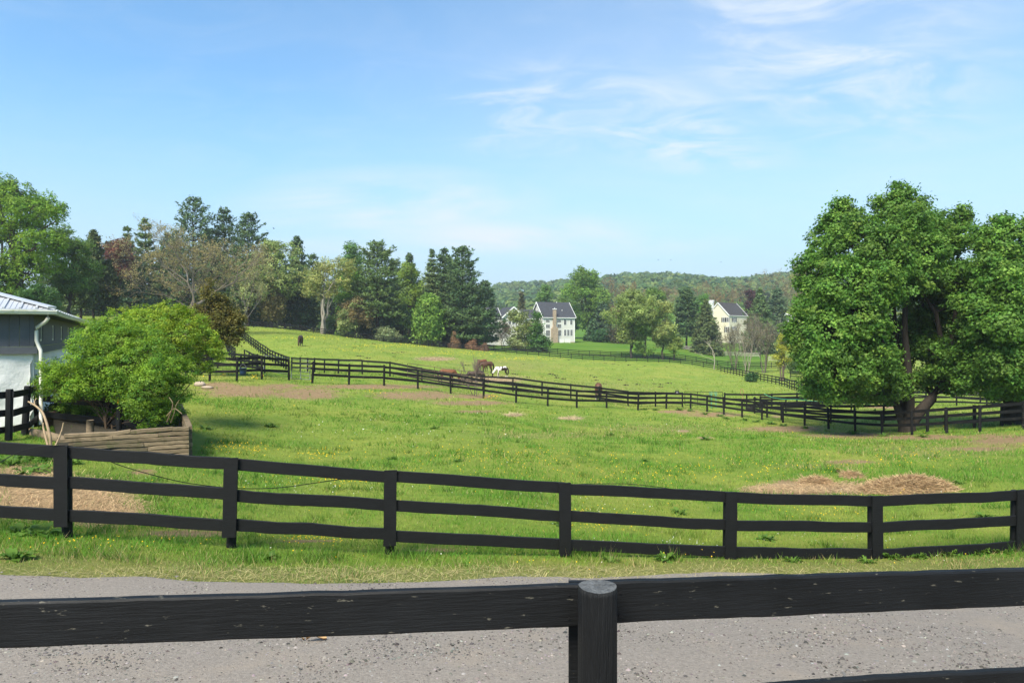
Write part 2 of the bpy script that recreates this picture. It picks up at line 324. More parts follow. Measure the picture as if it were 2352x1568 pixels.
# ------------------------------------------------------------------ ground masks
def E(u, v, cu, cv, ru, rv): return 0.95*np.clip(1.35 - np.sqrt(((u-cu)/ru)**2 + ((v-cv)/rv)**2), 0, 1)
def masks(x, y, z):
    """bare earth, straw, dry grass, lush grass, mown: shapes that lie on the ground, 0..1"""
    yy = np.maximum(y, 1.0); u, v = proj(x, yy, z)
    front = (y > 3).astype(float)
    dirt = np.zeros_like(x); straw = np.zeros_like(x); dry = np.zeros_like(x); lush = np.zeros_like(x)
    for a in [(560,898,120,17),(700,905,110,16),(850,888,200,7),(960,908,130,12),(1080,925,110,7),(500,885,60,10),(640,888,70,9),(1560,945,70,5),(1640,952,90,7),(1800,985,130,9),(1960,1000,140,9),(2120,1004,140,8),(2300,1010,120,17),(2250,1030,110,7),(1960,1060,70,7),(330,1085,50,10),(430,1225,150,9),(1000,1262,90,6),(1090,910,60,7),(1830,1120,110,22),(1090,945,60,4),(1960,910,80,6),(2050,935,80,5),(1450,1262,90,4),(700,1242,120,5)]:
        dirt = np.maximum(dirt, E(u, v, *a))
    for a in [(120,1145,200,58),(230,1180,110,35),(1830,1122,110,14),(1960,1124,120,14),(2090,1122,80,14),(1000,824,55,6),(1120,872,110,10),(1180,953,30,5),(1310,961,35,5),(1780,956,22,4),(1570,990,20,4),(1620,1005,25,4),(60,1090,80,20)]:
        straw = np.maximum(straw, E(u, v, *a))
    edge_d = y - road_edge(x)
    dry = np.clip(1.0 - np.abs(edge_d - 0.35) / 1.25, 0, 1)
    for a in [(1500,985,200,14),(1250,1000,260,12),(2150,1035,240,22),(1880,1070,160,10),(1300,890,300,25),(1150,840,200,25),(1350,900,260,30),(1940,900,120,30)]:
        dry = np.maximum(dry, 0.55*E(u, v, *a))
    mown = ((y > 150) & (u > 1100) & (u < 1760)).astype(float)
    return dirt*front, straw*front, dry*front, mown
EDGE_UV = [(-300,1302),(0,1314),(300,1328),(600,1340),(900,1337),(1200,1330),(1500,1322),(1800,1318),(2100,1316),(2352,1314),(2700,1310)]
_ex, _ey = zip(*[ray(u, v) for u, v in EDGE_UV])
_ex = (-60.0,) + _ex + (60.0,); _ey = (_ey[0]-0.3,) + _ey + (_ey[-1]+0.3,)
def road_edge(x): return np.interp(x, _ex, _ey) + (fbm(np.asarray(x)/1.3, np.asarray(x)*0+2.2, 5) - 0.5) * 0.7

# ------------------------------------------------------------------ ground
def gmat():
    m = bpy.data.materials.new('pasture'); m.use_nodes = True; t = m.node_tree; t.nodes.clear(); L = t.links
    out = N(t, 'ShaderNodeOutputMaterial'); b = N(t, 'ShaderNodeBsdfPrincipled', ins={'Roughness': 0.9, 'Specular IOR Level': 0.1})
    pos = N(t, 'ShaderNodeNewGeometry').outputs['Position']
    at = N(t, 'ShaderNodeAttribute', attribute_name='Col'); sp = N(t, 'ShaderNodeSeparateColor'); L.new(at.outputs['Color'], sp.inputs[0])
    def nz(s, d=6, r=0.6, st=None):
        v = pos
        if st: mp = N(t, 'ShaderNodeMapping'); mp.inputs['Scale'].default_value = st; L.new(pos, mp.inputs[0]); v = mp.outputs[0]
        n = N(t, 'ShaderNodeTexNoise', ins={'Scale': s, 'Detail': float(d), 'Roughness': r}); L.new(v, n.inputs['Vector']); return n.outputs[0]
    def ramp(f, lo, hi):
        mr = N(t, 'ShaderNodeMapRange', ins={1: lo, 2: hi, 3: 0.0, 4: 1.0}); L.new(f, mr.inputs[0]); return mr.outputs[0]
    def mix(f, a, c):
        mm = N(t, 'ShaderNodeMix', data_type='RGBA')
        if isinstance(f, float): mm.inputs[0].default_value = f
        else: L.new(f, mm.inputs[0])
        for i, s in ((6, a), (7, c)):
            if isinstance(s, tuple): mm.inputs[i].default_value = (*s, 1)
            else: L.new(s, mm.inputs[i])
        return mm.outputs[2]
    def mth(op, a, c):
        n = N(t, 'ShaderNodeMath', operation=op)
        for i, s in ((0, a), (1, c)):
            if isinstance(s, (int, float)): n.inputs[i].default_value = s
            else: L.new(s, n.inputs[i])
        return n.outputs[0]
    g = mix(ramp(nz(0.35, 8, 0.7), 0.36, 0.64), (0.130, 0.210, 0.028), (0.240, 0.282, 0.050))
    g = mix(mth('MULTIPLY', ramp(nz(1.7, 8, 0.7, (0.6, 1, 1)), 0.52, 0.68), 0.75), g, (0.075, 0.148, 0.018))
    g = mix(mth('MULTIPLY', ramp(nz(0.09, 5, 0.6), 0.48, 0.62), 0.45), g, (0.275, 0.272, 0.055))
    g = mix(mth('MULTIPLY', ramp(nz(3.2, 6, 0.7), 0.64, 0.74), 0.5), g, (0.21, 0.175, 0.075))
    # mown lawn round the houses
    g = mix(sp.outputs[1], g, mix(ramp(nz(0.05, 3), 0.4, 0.6), (0.070, 0.150, 0.014), (0.105, 0.180, 0.020)))
    fine = mth('ADD', mth('MULTIPLY', nz(7.0, 8, 0.75), 0.5), mth('MULTIPLY', nz(0.9, 6, 0.7), 0.5))
    def mask(ch, lo=0.30, hi=0.62, amt=1.1):
        return ramp(mth('ADD', ch, mth('MULTIPLY', mth('SUBTRACT', fine, 0.5), amt)), lo, hi)
    at2 = N(t, 'ShaderNodeAttribute', attribute_name='Straw'); sp2 = N(t, 'ShaderNodeSeparateColor'); L.new(at2.outputs['Color'], sp2.inputs[0])
    g = mix(mth('MULTIPLY', mask(sp2.outputs[1]), 0.55), g, (0.225, 0.205, 0.075))
    g = mix(mask(sp.outputs[0], 0.38, 0.72, 2.8), g, mix(ramp(nz(5, 7, 0.7), 0.35, 0.65), (0.215, 0.142, 0.072), (0.315, 0.222, 0.122)))
    g = mix(mask(sp2.outputs[0], 0.40, 0.80, 2.6), g, mix(ramp(nz(14, 6, 0.75), 0.35, 0.65), (0.220, 0.150, 0.082), (0.390, 0.280, 0.160)))
    L.new(g, b.inputs['Base Color'])
    bp = N(t, 'ShaderNodeBump', ins={'Strength': 0.9, 'Distance': 0.12}); L.new(nz(5, 8, 0.8), bp.inputs['Height']); L.new(bp.outputs[0], b.inputs['Normal'])
    L.new(b.outputs[0], out.inputs[0]); return m
ny, nx = GXX.shape
gd, gs, gdry, gm = masks(GXX.ravel(), GYY.ravel(), GZ.ravel())
ii = (np.arange(ny-1)[:,None]*nx + np.arange(nx-1)[None]).ravel()
gq = np.stack([ii, ii+1, ii+nx+1, ii+nx], -1)
me = npmesh('ground', np.stack([GXX.ravel(), GYY.ravel(), GZ.ravel()], -1), [gq], np.stack([gd, gm, gd*0], -1), smooth=True)
a2 = me.color_attributes.new('Straw', 'FLOAT_COLOR', 'POINT'); c4 = np.ones((nx*ny,4), np.float32); c4[:,0] = gs; c4[:,1] = gdry; c4[:,2] = 0; a2.data.foreach_set('color', c4.ravel())
ground = mobj('ground', me, gmat()); tag(ground, kind='structure', label='rolling green pasture ground with bare earth patches', cat='ground')

# gravel drive
rx = np.linspace(-22, 22, 260); nyr = 60
RX = np.repeat(rx[None], nyr, 0); tt = np.linspace(0, 1, nyr)[:,None]
RY = -9 + (road_edge(rx)[None] + 9) * (1 - (1-tt)**1.6)
RZ = H(RX, RY) + 0.022 + (fbm(RX*2.2, RY*2.2, 31) - 0.5)*0.02
RZ[-1] -= 0.03; RZ[-2] -= 0.006
jj = (np.arange(nyr-1)[:,None]*260 + np.arange(259)[None]).ravel()
me = npmesh('gravel_drive', np.stack([RX.ravel(), RY.ravel(), RZ.ravel()], -1), [np.stack([jj, jj+1, jj+261, jj+260], -1)], smooth=True)
GRAV = mat('gravel', (0.218, 0.192, 0.166), rough=0.95, spec=0.1, noise=(38, 0.30), bump=(55, 0.35), coord='World', spots=(1.4, 0.52, 0.72, (0.255, 0.216, 0.176)))
tag(mobj('gravel_drive', me, GRAV), 'grey gravel drive crossing the foreground between two black fences', 'drive', kind='structure')
# loose stones
def stones(n):
    d = np.exp(rng.uniform(math.log(3.6), math.log(8.6), n)); x = rng.uniform(-0.95, 0.95, n)*d
    ok = d < road_edge(x) - 0.02 + rng.normal(0, 0.12, n); d, x = d[ok], x[ok]; n = len(d)
    s = np.clip(np.exp(rng.normal(math.log(0.0060), 0.5, n)), 0.003, 0.026)
    base = np.array([(1,0,0),(0,1,0),(-1,0,0),(0,-1,0),(0,0,1),(0,0,-1)], float)
    V = base[None]*rng.uniform(0.55, 1.25, (n,6,1))*np.array([1,1,0.6])
    an = rng.uniform(0, 6.28, n); ca, sa = np.cos(an), np.sin(an)
    V = np.stack([V[...,0]*ca[:,None]-V[...,1]*sa[:,None], V[...,0]*sa[:,None]+V[...,1]*ca[:,None], V[...,2]], -1)*s[:,None,None]
    V += np.stack([x, d, H(x,d)+0.022], -1)[:,None]
    f = np.array([(0,1,4),(1,2,4),(2,3,4),(3,0,4)])
    Fq = (f[None]+np.arange(n)[:,None,None]*6).reshape(-1,3)
    tone = np.array([0.150,0.138,0.128])[None]*np.clip(rng.lognormal(-0.15,0.55,n),0.22,1.9)[:,None]*(1+rng.normal(0,0.05,(n,3)))
    return npmesh('loose_gravel', V.reshape(-1,3), [Fq], np.repeat(tone,6,0))
tag(mobj('loose_gravel', stones(42000), mat('stone_chip', attr='Col', rough=0.95, spec=0.05)), 'loose grey stone chips strewn over the drive', 'gravel', kind='stuff')

# ------------------------------------------------------------------ fences
def box_mesh(name):
    m = MB(); m.box((0,0,0), (1,1,1)); return m.mesh(name)
RAILM = {}
def shared(kind, m):
    k = (kind, m.name)
    if k not in RAILM:
        mb = MB()
        if kind == 'rail': mb.box((0,0,0), (1,1,1))
        else:
            n = 9; V = [(math.cos(i*2*math.pi/n)*0.5, math.sin(i*2*math.pi/n)*0.5, z) for z in (0, 0.975) for i in range(n)] + [(math.cos(i*2*math.pi/n)*0.43, math.sin(i*2*math.pi/n)*0.43, 1.0) for i in range(n)]
            mb.add(V, [(i, (i+1)%n, n+(i+1)%n, n+i) for i in range(n)] + [(n+i, n+(i+1)%n, 2*n+(i+1)%n, 2*n+i) for i in range(n)] + [tuple(range(2*n, 3*n))])
        me = mb.mesh(kind); me.materials.append(m); RAILM[k] = me
    return RAILM[k]
def put_rail(parent, a, b, h, t, m, name='rail'):
    a, b = Vector(a), Vector(b); o = bpy.data.objects.new(name, shared('rail', m)); COL.objects.link(o); o.parent = parent
    d = b - a; L = d.length; x = d.normalized(); y = Vector((0,0,1)).cross(x).normalized(); z = x.cross(y)
    M = Matrix((x*L, y*t, z*h)).transposed().to_4x4(); M.translation = (a+b)/2 - Vector(parent.location); o.matrix_local = M
    return o
def put_post(parent, p, h, w, m, lean=(0,0), name='post', sink=0.25):
    o = bpy.data.objects.new(name, shared('post', m)); COL.objects.link(o); o.parent = parent
    o.location = Vector(p) - Vector(parent.location) - Vector((0,0,sink)); o.scale = (w, w, h+sink); o.rotation_euler = (lean[0], lean[1], R.uniform(0, 1)); return o
def fence(name, label, pts, ph, rails, rh=0.15, rt=0.035, m=BLACKOLD, side=1, pw=0.125, lean=0.02, skip=(), group=None, wob=0.012):
    """pts: post feet (x, y). rails: centre heights. side: +1 rails on the far side of the posts"""
    p0 = pts[0]; root = empty(name, (p0[0], p0[1], float(H(*p0)))); tag(root, label, 'fence', group)
    P3 = [Vector((x, y, float(H(x, y)))) for x, y in pts]
    tops = []
    for p in P3:
        put_post(root, p, ph + R.uniform(-0.03, 0.05), pw*R.uniform(0.92, 1.08), m, (R.gauss(0, lean), R.gauss(0, lean)))
    for i in range(len(P3)-1):
        if i in skip: continue
        a, b = P3[i], P3[i+1]; d = (b-a); d.z = 0
        nrm = Vector((-d.y, d.x, 0)).normalized()
        if nrm.y < 0: nrm = -nrm
        off = nrm * side * (pw/2 + rt/2 + 0.004)
        for r in rails:
            put_rail(root, a + off + Vector((0,0,r+R.gauss(0,wob))), b + off + Vector((0,0,r+R.gauss(0,wob))), rh*R.uniform(0.94,1.05), rt, m)
    return root
def resample(poly, step):
    p = np.array(poly, float); s = np.concatenate([[0], np.cumsum(np.linalg.norm(np.diff(p, axis=0), axis=1))])
    n = max(1, int(round(s[-1]/step))); t = np.linspace(0, s[-1], n+1)
    return list(zip(np.interp(t, s, p[:,0]).tolist(), np.interp(t, s, p[:,1]).tolist()))
def UD(l): return [XY(u, d) for u, d in l]
RL = (1.24, 0.90, 0.54)

# paddock fence that curves through the middle, with the gateway in it (bay 5)
fence('paddock_fence', 'curving weathered black board fence that rings the near paddock', [XY(uv[0], d) for uv, d in F3], 1.33, RL, m=BLACKOLD, side=1, skip=(5,), lean=0.03, pw=0.14)
# second line behind it
l4 = [zr(760,1220,S4,1680,1085)+(61.5,), zr(760,1220,S4,1820,1085)+(60.5,), zr(760,1220,S4,1940,1085)+(60,), zr(1240,1280,S4,75,850)+(59.5,), zr(1240,1280,S4,237,885)+(58.5,), zr(1240,1280,S4,470,925)+(57.5,), zr(1240,1280,S4,865,950)+(57,), zr(1240,1280,S4,1320,950)+(56.5,), zr(1240,1280,S4,1850,1000)+(56,),
      zr(1720,1330,S4,372,845)+(56,), zr(1720,1330,S4,872,920)+(56,), zr(1720,1330,S4,1368,1000)+(56,), zr(1720,1330,S4,1848,1050)+(56,), zr(2200,1330,S4,343,1095)+(56,), zr(2200,1330,S4,822,1135)+(56,), zr(2200,1330,S4,1288,1160)+(56.3,), zr(2200,1330,S4,1742,1175)+(57,), zr(2680,1380,S4,205,1012)+(57.5,)]
fence('pasture_fence', 'black board fence behind the paddock, ending at the black tube gate', UD([(u, d) for u, v, d in l4]), 1.24, (1.15, 0.74, 0.34), rh=0.15, m=BLACK, side=-1, lean=0.008)
l5 = [zr(2680,1380,S4,905,1050)+(57.5,), zr(2680,1380,S4,1265,1045)+(57.2,), zr(2680,1380,S4,1680,1045)+(57,), zr(2680,1380,S4,2095,1040)+(57.5,), zr(3140,1400,S4,480,1000)+(58,), zr(3140,1400,S4,900,985)+(58.5,), zr(3140,1400,S4,1400,960)+(59,), zr(3140,1400,S4,1800,960)+(60,), zr(3584,1400,S4,500,950)+(60,), zr(3584,1400,S4,1000,930)+(60,), zr(3584,1400,S4,1500,900)+(60,), zr(3584,1400,S4,2000,900)+(60,), (2450,920,60), (2560,918,60)]
fence('pasture_fence', 'black board fence running right from the black tube gate behind the big pear tree', UD([(u, d) for u, v, d in l5]), 1.24, (1.15, 0.74, 0.34), m=BLACK, side=-1, lean=0.01)
# pen fences under and behind the pear trees
l6 = [(1733,53.5),(1762,51.3),(1795,49.5),(1848,48.2),(1908,47.0),(1963,46.4),(2030,46),(2095,46)]
fence('pen_fence', 'short zigzag board fence of the small pen left of the pear trunks', UD(l6), 1.30, (1.20, 0.80, 0.42), m=BLACKOLD, side=-1, lean=0.02)
l7 = [(1745,54.5),(1805,54),(1850,54),(1900,54.5),(1955,55),(2030,55),(2090,55)]
fence('pen_fence', 'board fence at the back of the small pen left of the pear trunks', UD(l7), 1.30, (1.20, 0.80, 0.42), m=BLACKOLD, side=-1, lean=0.02)
l8 = [(2130,38.6),(2172,38.3),(2238,38),(2300,37.4),(2380,36.6),(2460,36)]
fence('pen_fence', 'dark board fence between the two pear trunks, close behind the curving fence', UD(l8), 1.25, (1.16, 0.78, 0.42), m=BLACK, side=1, pw=0.17)
l9 = [(2040,64),(2085,63),(2140,62),(2197,61),(2252,60.5),(2310,60),(2380,60),(2450,60)]
fence('pen_fence', 'faded grey board fence in the sun beyond the pear trunks', UD([(u, d*1.12) for u, d in l9]), 1.25, (1.15, 0.78, 0.40), m=BLACKOLD, side=-1)
# lane fences up the hill
lr = [(663,62),(645,69),(623,76),(600,85),(581,95),(562,106),(552,115),(541,125),(534,137)]
fence('lane_fence', 'right hand black fence climbing the grass lane up the hill', resample(UD(lr), 2.35), 1.25, (1.16, 0.76, 0.36), m=BLACK, side=1, lean=0.012)
ll = [(540,69),(527,76),(522,85),(519,95),(511,104),(506,115),(498,128)]
fence('lane_fence', 'left hand black fence climbing the grass lane past the dark cedar', resample(UD(ll), 2.35), 1.25, (1.16, 0.76, 0.36), m=BLACK, side=-1, lean=0.012)
ls = [(608,48.5),(553,49.5),(500,50.3),(465,51),(420,51.5)]
fence('lane_fence', 'short black cross fence at the bottom of the grass lane', UD(ls), 1.28, (1.2, 0.8, 0.40), m=BLACK, side=-1)
lt = [(601,50),(590,54),(580,58),(572,62),(562,67)]
fence('lane_fence', 'short fence stub of close posts behind the bucket, at the foot of the lane', UD(lt), 1.3, (1.18, 0.8, 0.40), m=BLACK, side=1)
# far fence along the trees
lf = [(534,138),(567,141),(612,142),(650,142.5),(700,143),(780,144),(850,145),(950,147),(1050,148),(1150,149),(1250,150),(1400,150),(1550,150),(1642,148)]
fence('boundary_fence', 'long black fence along the far side of the pasture below the trees', resample(UD(lf), 2.4), 1.28, (1.16, 0.78, 0.38), m=BLACK, side=-1, lean=0.01)
lg = [(1085,160),(1250,160),(1400,160),(1550,160),(1700,160),(1830,159),(1950,158)]
fence('boundary_fence', 'second black fence close behind the far one, below the lawn', resample(UD(lg), 2.5), 1.30, (1.18, 0.80, 0.40), m=BLACK, side=-1, lean=0.01)
lh = [(1647,146),(1662,142),(1690,132),(1716,123),(1741,116),(1765,109),(1788,103),(1806,96),(1822,89),(1838,81),(1848,74)]
fence('pasture_fence', 'black fence curving down the right side of the far pasture', resample(UD(lh), 2.45), 1.25, (1.16, 0.78, 0.38), m=BLACKOLD, side=1)
lk = [(1680,150),(1740,148),(1790,146),(1850,144),(1900,142)]
fence('field_fence', 'low black fence among the bare trees right of the far pasture', resample(UD(lk), 3.2), 1.2, (1.1, 0.72), m=BLACK, side=-1)
lm = [(1815,120),(1850,118),(1890,117)]
fence('field_fence', 'short black fence end between the golden shrub and the pear tree', resample(UD(lm), 2.4), 1.2, (1.1, 0.72, 0.35), m=BLACK, side=-1)
GREYW = mat('grey_wood', (0.30, 0.275, 0.235), rough=0.85, noise=(4, 0.25), coord='World')
lw = [(1545,205),(1580,203),(1640,200),(1700,197),(1745,195)]
fence('paddock_rail_fence', 'pale grey three rail fence in front of the cream house', resample(UD(lw), 3.0), 1.35, (1.22, 0.82, 0.44), m=GREYW, side=-1, rh=0.16)
lw2 = [(1765,180),(1800,178),(1840,176)]
fence('paddock_rail_fence', 'pale grey fence behind the bare trees near the golden shrub', resample(UD(lw2), 3.0), 1.35, (1.22, 0.82, 0.44), m=GREYW, side=-1, rh=0.16)

# roadside fence: sawn boards held by a face board on every post
pf = [XY(uv[0], d) for uv, d in F2]; p3 = [np.array([x, y, float(H(x, y))]) for x, y in pf]
root = empty('roadside_fence', p3[1]); tag(root, 'black three board fence with face boards along the far edge of the drive', 'fence')
O = np.array(root.location)
HR = (1.135, 0.725, 0.31)
SINK = (0.0, 0.0, 0.0, -0.02, -0.13, -0.215, -0.245, -0.245, -0.24)     # the boards sit lower towards the right, down into the grass
for i, p in enumerate(p3):
    a, b = p3[max(0, i-1)], p3[min(len(p3)-1, i+1)]; d = (b-a); d[2] = 0; d /= np.linalg.norm(d); n = np.array([-d[1], d[0], 0])
    n = n if n[1] > 0 else -n
    lean = R.gauss(0, 0.012)
    q = p - O + np.array([0, 0, SINK[i]])
    V, Fc = tube_np([(np.array([q + n*0.09 + d*lean*z + np.array([0,0,z]) for z in (-0.3, 0.0, 0.6, 1.17, 1.19)]), np.array([0.064, 0.064, 0.062, 0.060, 0.05]))], 14)
    MB().add(V, [tuple(f) for f in Fc] + [tuple(range(56, 70))]).build('post', BLACK, root, smooth=True)
    V, Fc = board(q - n*0.05 + np.array([0,0,0.17]) - d*(0.012*i % 0.02), q - n*0.05 + d*lean + np.array([0,0,1.225]), 0.172, 0.024, 6, 0.002, 40+i)
    # boards run upright: rebuild with the wide face towards the drive
    V = []; w, t = 0.176, 0.024
    for z in (0.165, 0.5, 0.9, 1.225):
        c = q - n*0.052 + d*(lean*z + R.gauss(0, 0.002)) + np.array([0,0,z])
        for s1, s2 in ((-1,-1),(1,-1),(1,1),(-1,1)): V.append(c + d*s1*w/2 + n*s2*t/2)
    Fc = [(k*4+j, k*4+(j+1)%4, k*4+4+(j+1)%4, k*4+4+j) for k in range(3) for j in range(4)] + [(3,2,1,0),(12,13,14,15)]
    MB().add(V, Fc).build('face_board', BLACK, root)
for i in range(len(p3)-1):
    a, b = p3[i]-O+np.array([0,0,SINK[i]]), p3[i+1]-O+np.array([0,0,SINK[i+1]])
    for k, r in enumerate(HR):
        j1, j2 = R.gauss(0, 0.008), R.gauss(0, 0.008)
        sg = (b-a)/np.linalg.norm(b-a)
        V, Fc = board(a + sg*0.004 + np.array([0,-0.006,r+j1]), b - sg*0.004 + np.array([0,-0.006,r+j2]), 0.158, 0.040, 14, 0.0038, 100+i*3+k)
        MB().add(V, Fc).build('rail', BLACK, root)

NAIL = mat('nail', (0.02,0.02,0.022), rough=0.4, metal=0.6)
# near fence at the camera
root = empty('near_fence', (0.33, 2.6, float(H(0.33, 2.6)))); tag(root, 'near black weathered board fence across the bottom of the view with round post', 'fence'); O = np.array(root.location)
nl = [P(-260, 1387, 2.30), P(0, 1431.5, 2.36), P(1338, 1385.5, 2.615), P(1372, 1384, 2.622), P(2352, 1344, 2.955), P(2640, 1332, 3.06)]
nl[0] = nl[2] + (nl[1]-nl[2]) * 1.45
dl = (nl[2]-nl[0]); dr = (nl[5]-nl[3])
upz = np.array([0,0,1.0])
for k, dz in enumerate((0, -0.43, -0.80)):
    V, Fc = board(nl[0]-O+upz*dz, nl[2]-O+upz*dz, 0.157, 0.040, 30, 0.0022, 7+k, ch=0.007); MB().add(V, Fc).build('rail', BLACKNEAR, root)
    V, Fc = board(nl[3]-O+upz*dz+np.array([0,0.004,0]), nl[5]-O+upz*dz, 0.157, 0.040, 30, 0.0022, 17+k, ch=0.007); MB().add(V, Fc).build('rail', BLACKNEAR, root)
pc = P(1372, 1340, 2.50); pz = float(H(pc[0], pc[1]))
ring = []; top = pc[2] - 0.008
n = 28
V = []; zs = [pz-0.4, pz, pz+0.4, pz+0.8, top-0.02, top]
for z in zs:
    for i in range(n):
        a = i*2*math.pi/n; r = 0.0715*(1+0.018*math.sin(3*a+1.3)+0.012*math.sin(7*a))*(0.97 if z == top else 1)
        V.append((pc[0]+r*math.cos(a)-O[0], pc[1]+r*math.sin(a)-O[1], z-O[2] + (0.002*math.sin(2*a+1) if z == top else 0)))
for rr in (0.05, 0.025):
    for i in range(n):
        a = i*2*math.pi/n; V.append((pc[0]+rr*math.cos(a)-O[0], pc[1]+rr*math.sin(a)-O[1], top-O[2]+0.0015*math.sin(4*a+rr*90)))
V.append((pc[0]-O[0], pc[1]-O[1], top-O[2]-0.003))
K = len(zs)+2
Fc = [(k*n+i, k*n+(i+1)%n, (k+1)*n+(i+1)%n, (k+1)*n+i) for k in range(K-1) for i in range(n)] + [((K-1)*n+i, (K-1)*n+(i+1)%n, K*n) for i in range(n)]
POSTM = mat('black_post', (0.0068, 0.0070, 0.0074), rough=0.62, spec=0.25, noise=(9, 0.5, (1,1,0.12)), bump=(60, 0.6, (1,1,0.06)), coord='World', spots=(30, 0.70, 0.76, (0.20, 0.13, 0.075), (1, 1, 0.10)))
po = MB().add(V, Fc).build('post', POSTM, root)
po.data.polygons.foreach_set('use_smooth', [True]*len(po.data.polygons))
ENDG = mat('end_grain', (0.16, 0.165, 0.165), rough=0.85, bump=(90, 0.9), noise=(45, 0.6), coord='World')
po.data.materials.append(ENDG)
for p in po.data.polygons:
    if p.index >= n*(len(zs)-1): p.material_index = 1; p.use_smooth = False
ul, ur = (nl[0]-nl[2])/np.linalg.norm(nl[0]-nl[2]), (nl[5]-nl[3])/np.linalg.norm(nl[5]-nl[3])
for sgn, st, dv_ in ((-1, nl[0], ul), (1, nl[5], ur)):      # the fence goes on beyond both edges of the view
    for b_ in range(2):
        a_, e_ = st+dv_*2.35*b_, st+dv_*2.35*(b_+1)
        for k, dz in enumerate((0, -0.43, -0.80)):
            V, Fc = board(a_-O+upz*dz, e_-O+upz*dz, 0.157, 0.040, 20, 0.0022, 60+k+10*b_+sgn, ch=0.007); MB().add(V, Fc).build('rail', BLACKNEAR, root)
        pq = mobj('post', po.data, None, root); pq.location = tuple((a_-np.array([nl[3][0], nl[3][1], nl[3][2]]))); pq.rotation_euler = (0,0,0)
V, Fc = [], []
fb = P(1333, 1400, 2.68); MB().span((fb[0]-0.045-O[0], fb[1]-O[1], pz+0.05-O[2]), (fb[0]+0.125-O[0], fb[1]+0.022-O[1], top-0.05-O[2])).build('face_board', BLACKNEAR, root)

for (px_, rl_) in ((nl[2], -0.10), (nl[2], -0.03), (nl[3], 0.12), (nl[3], 0.16)):
    for zo in (-0.045, 0.045):
        c_ = px_ + (dr if rl_ > 0 else dl)/np.linalg.norm(dr if rl_ > 0 else dl)*(0.55*rl_) - O + np.array([0, -0.0225, zo])
        MB().tube([c_, c_+np.array([0,-0.002,0])], 0.005, 8).build('nail', NAIL, root)
# cable sagging along the roadside fence
def cable(pts, name, label, r=0.006, m=None):
    pts = np.array(pts); t = np.linspace(0, 1, len(pts)); tt = np.linspace(0, 1, len(pts)*6)
    q = np.stack([np.interp(tt, t, pts[:,k]) for k in range(3)], -1)
    for _ in range(6): q[1:-1] = (q[:-2]+2*q[1:-1]+q[2:])/4
    V, Fc = tube_np([(q, np.full(len(q), r))], 5); o = npmesh(name, V, [Fc], smooth=True)
    return tag(mobj(name, o, m or BLACK), label, 'cable')
cable([P(-30,1080,8.75),P(0,1062,8.8),P(40,1037,8.85),P(90,1024,8.88),P(150,1022,8.95),P(200,1030,9.15),P(255,1062,9.3),P(330,1085,9.3),P(420,1108,9.3),P(527,1121,9.35),P(600,1122,9.4),P(660,1118,9.4),P(740,1106,9.45),P(820,1095,9.6),P(890,1096,9.8)], 'cable', 'thin black cable sagging along the left bays of the roadside fence')
cable([P(1310,1112,10.15),P(1370,1110,10.1),P(1440,1110,10.1),P(1500,1116,10.1),P(1560,1125,10.15),P(1640,1134,10.3)], 'cable', 'thin black cable bowed above the rail near the fence middle', 0.005)
cable([P(1940,905,47.8),P(1975,914,47.0),P(2010,917,46.6)], 'hose', 'end of a pale green hose lying in the pen', 0.02, mat('hose', (0.05,0.30,0.17), rough=0.4))
cable([P(1755,904,51.0),P(1770,912,50.8),P(1800,917,50.2),P(1830,917,49.6),P(1868,921,48.6),P(1895,922,48.2),P(1905,924,48.0)], 'hose', 'pale green hose draped along the pen fence', 0.022, mat('hose'))

# gates
def tube_gate(name, label, a, b, h, nb, m, r=0.022, uprights=1, bow=True):
    root = empty(name, a); tag(root, label, 'gate'); a, b = Vector(a), Vector(b); d = b-a
    z = Vector((0,0,1))
    for k in range(nb):
        zz = h*(k/(nb-1)) if k else 0.0
        q0, q1 = (z*zz), d + z*zz
        MB().tube([q0, q0*0.5+q1*0.5, q1], r if k == nb-1 or k == 0 else r*0.85, 6).build('bar', m, root, smooth=True)
    for q in [Vector((0,0,0)), d] + [d*((i+1)/(uprights+1)) for i in range(uprights)]:
        MB().tube([q - z*0.0, q + z*h*0.5, q + z*h], r, 6).build('upright', m, root, smooth=True)
    return root
GALV = mat('galvanised', (0.10, 0.115, 0.12), rough=0.45, metal=0.7, noise=(8,0.3), coord='World')
RUST = mat('rusty_tube', (0.17, 0.12, 0.09), rough=0.7, metal=0.3, noise=(9,0.4), coord='World')
def g3(u, d, dz=0.0): x, y = XY(u, d); return np.array([x, y, float(H(x, y))+dz])
tube_gate('farm_gate', 'grey tube gate closing the gap in the curving paddock fence', g3(669,41.9,0.12), g3(712,42.4,0.22), 1.15, 6, GALV, uprights=1)
tube_gate('farm_gate', 'open grey tube gate swung back up the lane behind the bucket', g3(606,47.4,0.25), g3(664,44.6,0.22), 1.05, 3, GALV, uprights=0)
tube_gate('farm_gate', 'rusty tube gate panel leaning on the fence behind the paddock', g3(936,53.6,0.32), g3(1122,53.2,0.42), 1.02, 4, RUST, uprights=2)
tube_gate('farm_gate', 'black tube gate with double upright in the fence behind the paddock', g3(1573,57.4,0.2), g3(1660,57.4,0.2), 1.12, 5, BLACK, uprights=2)

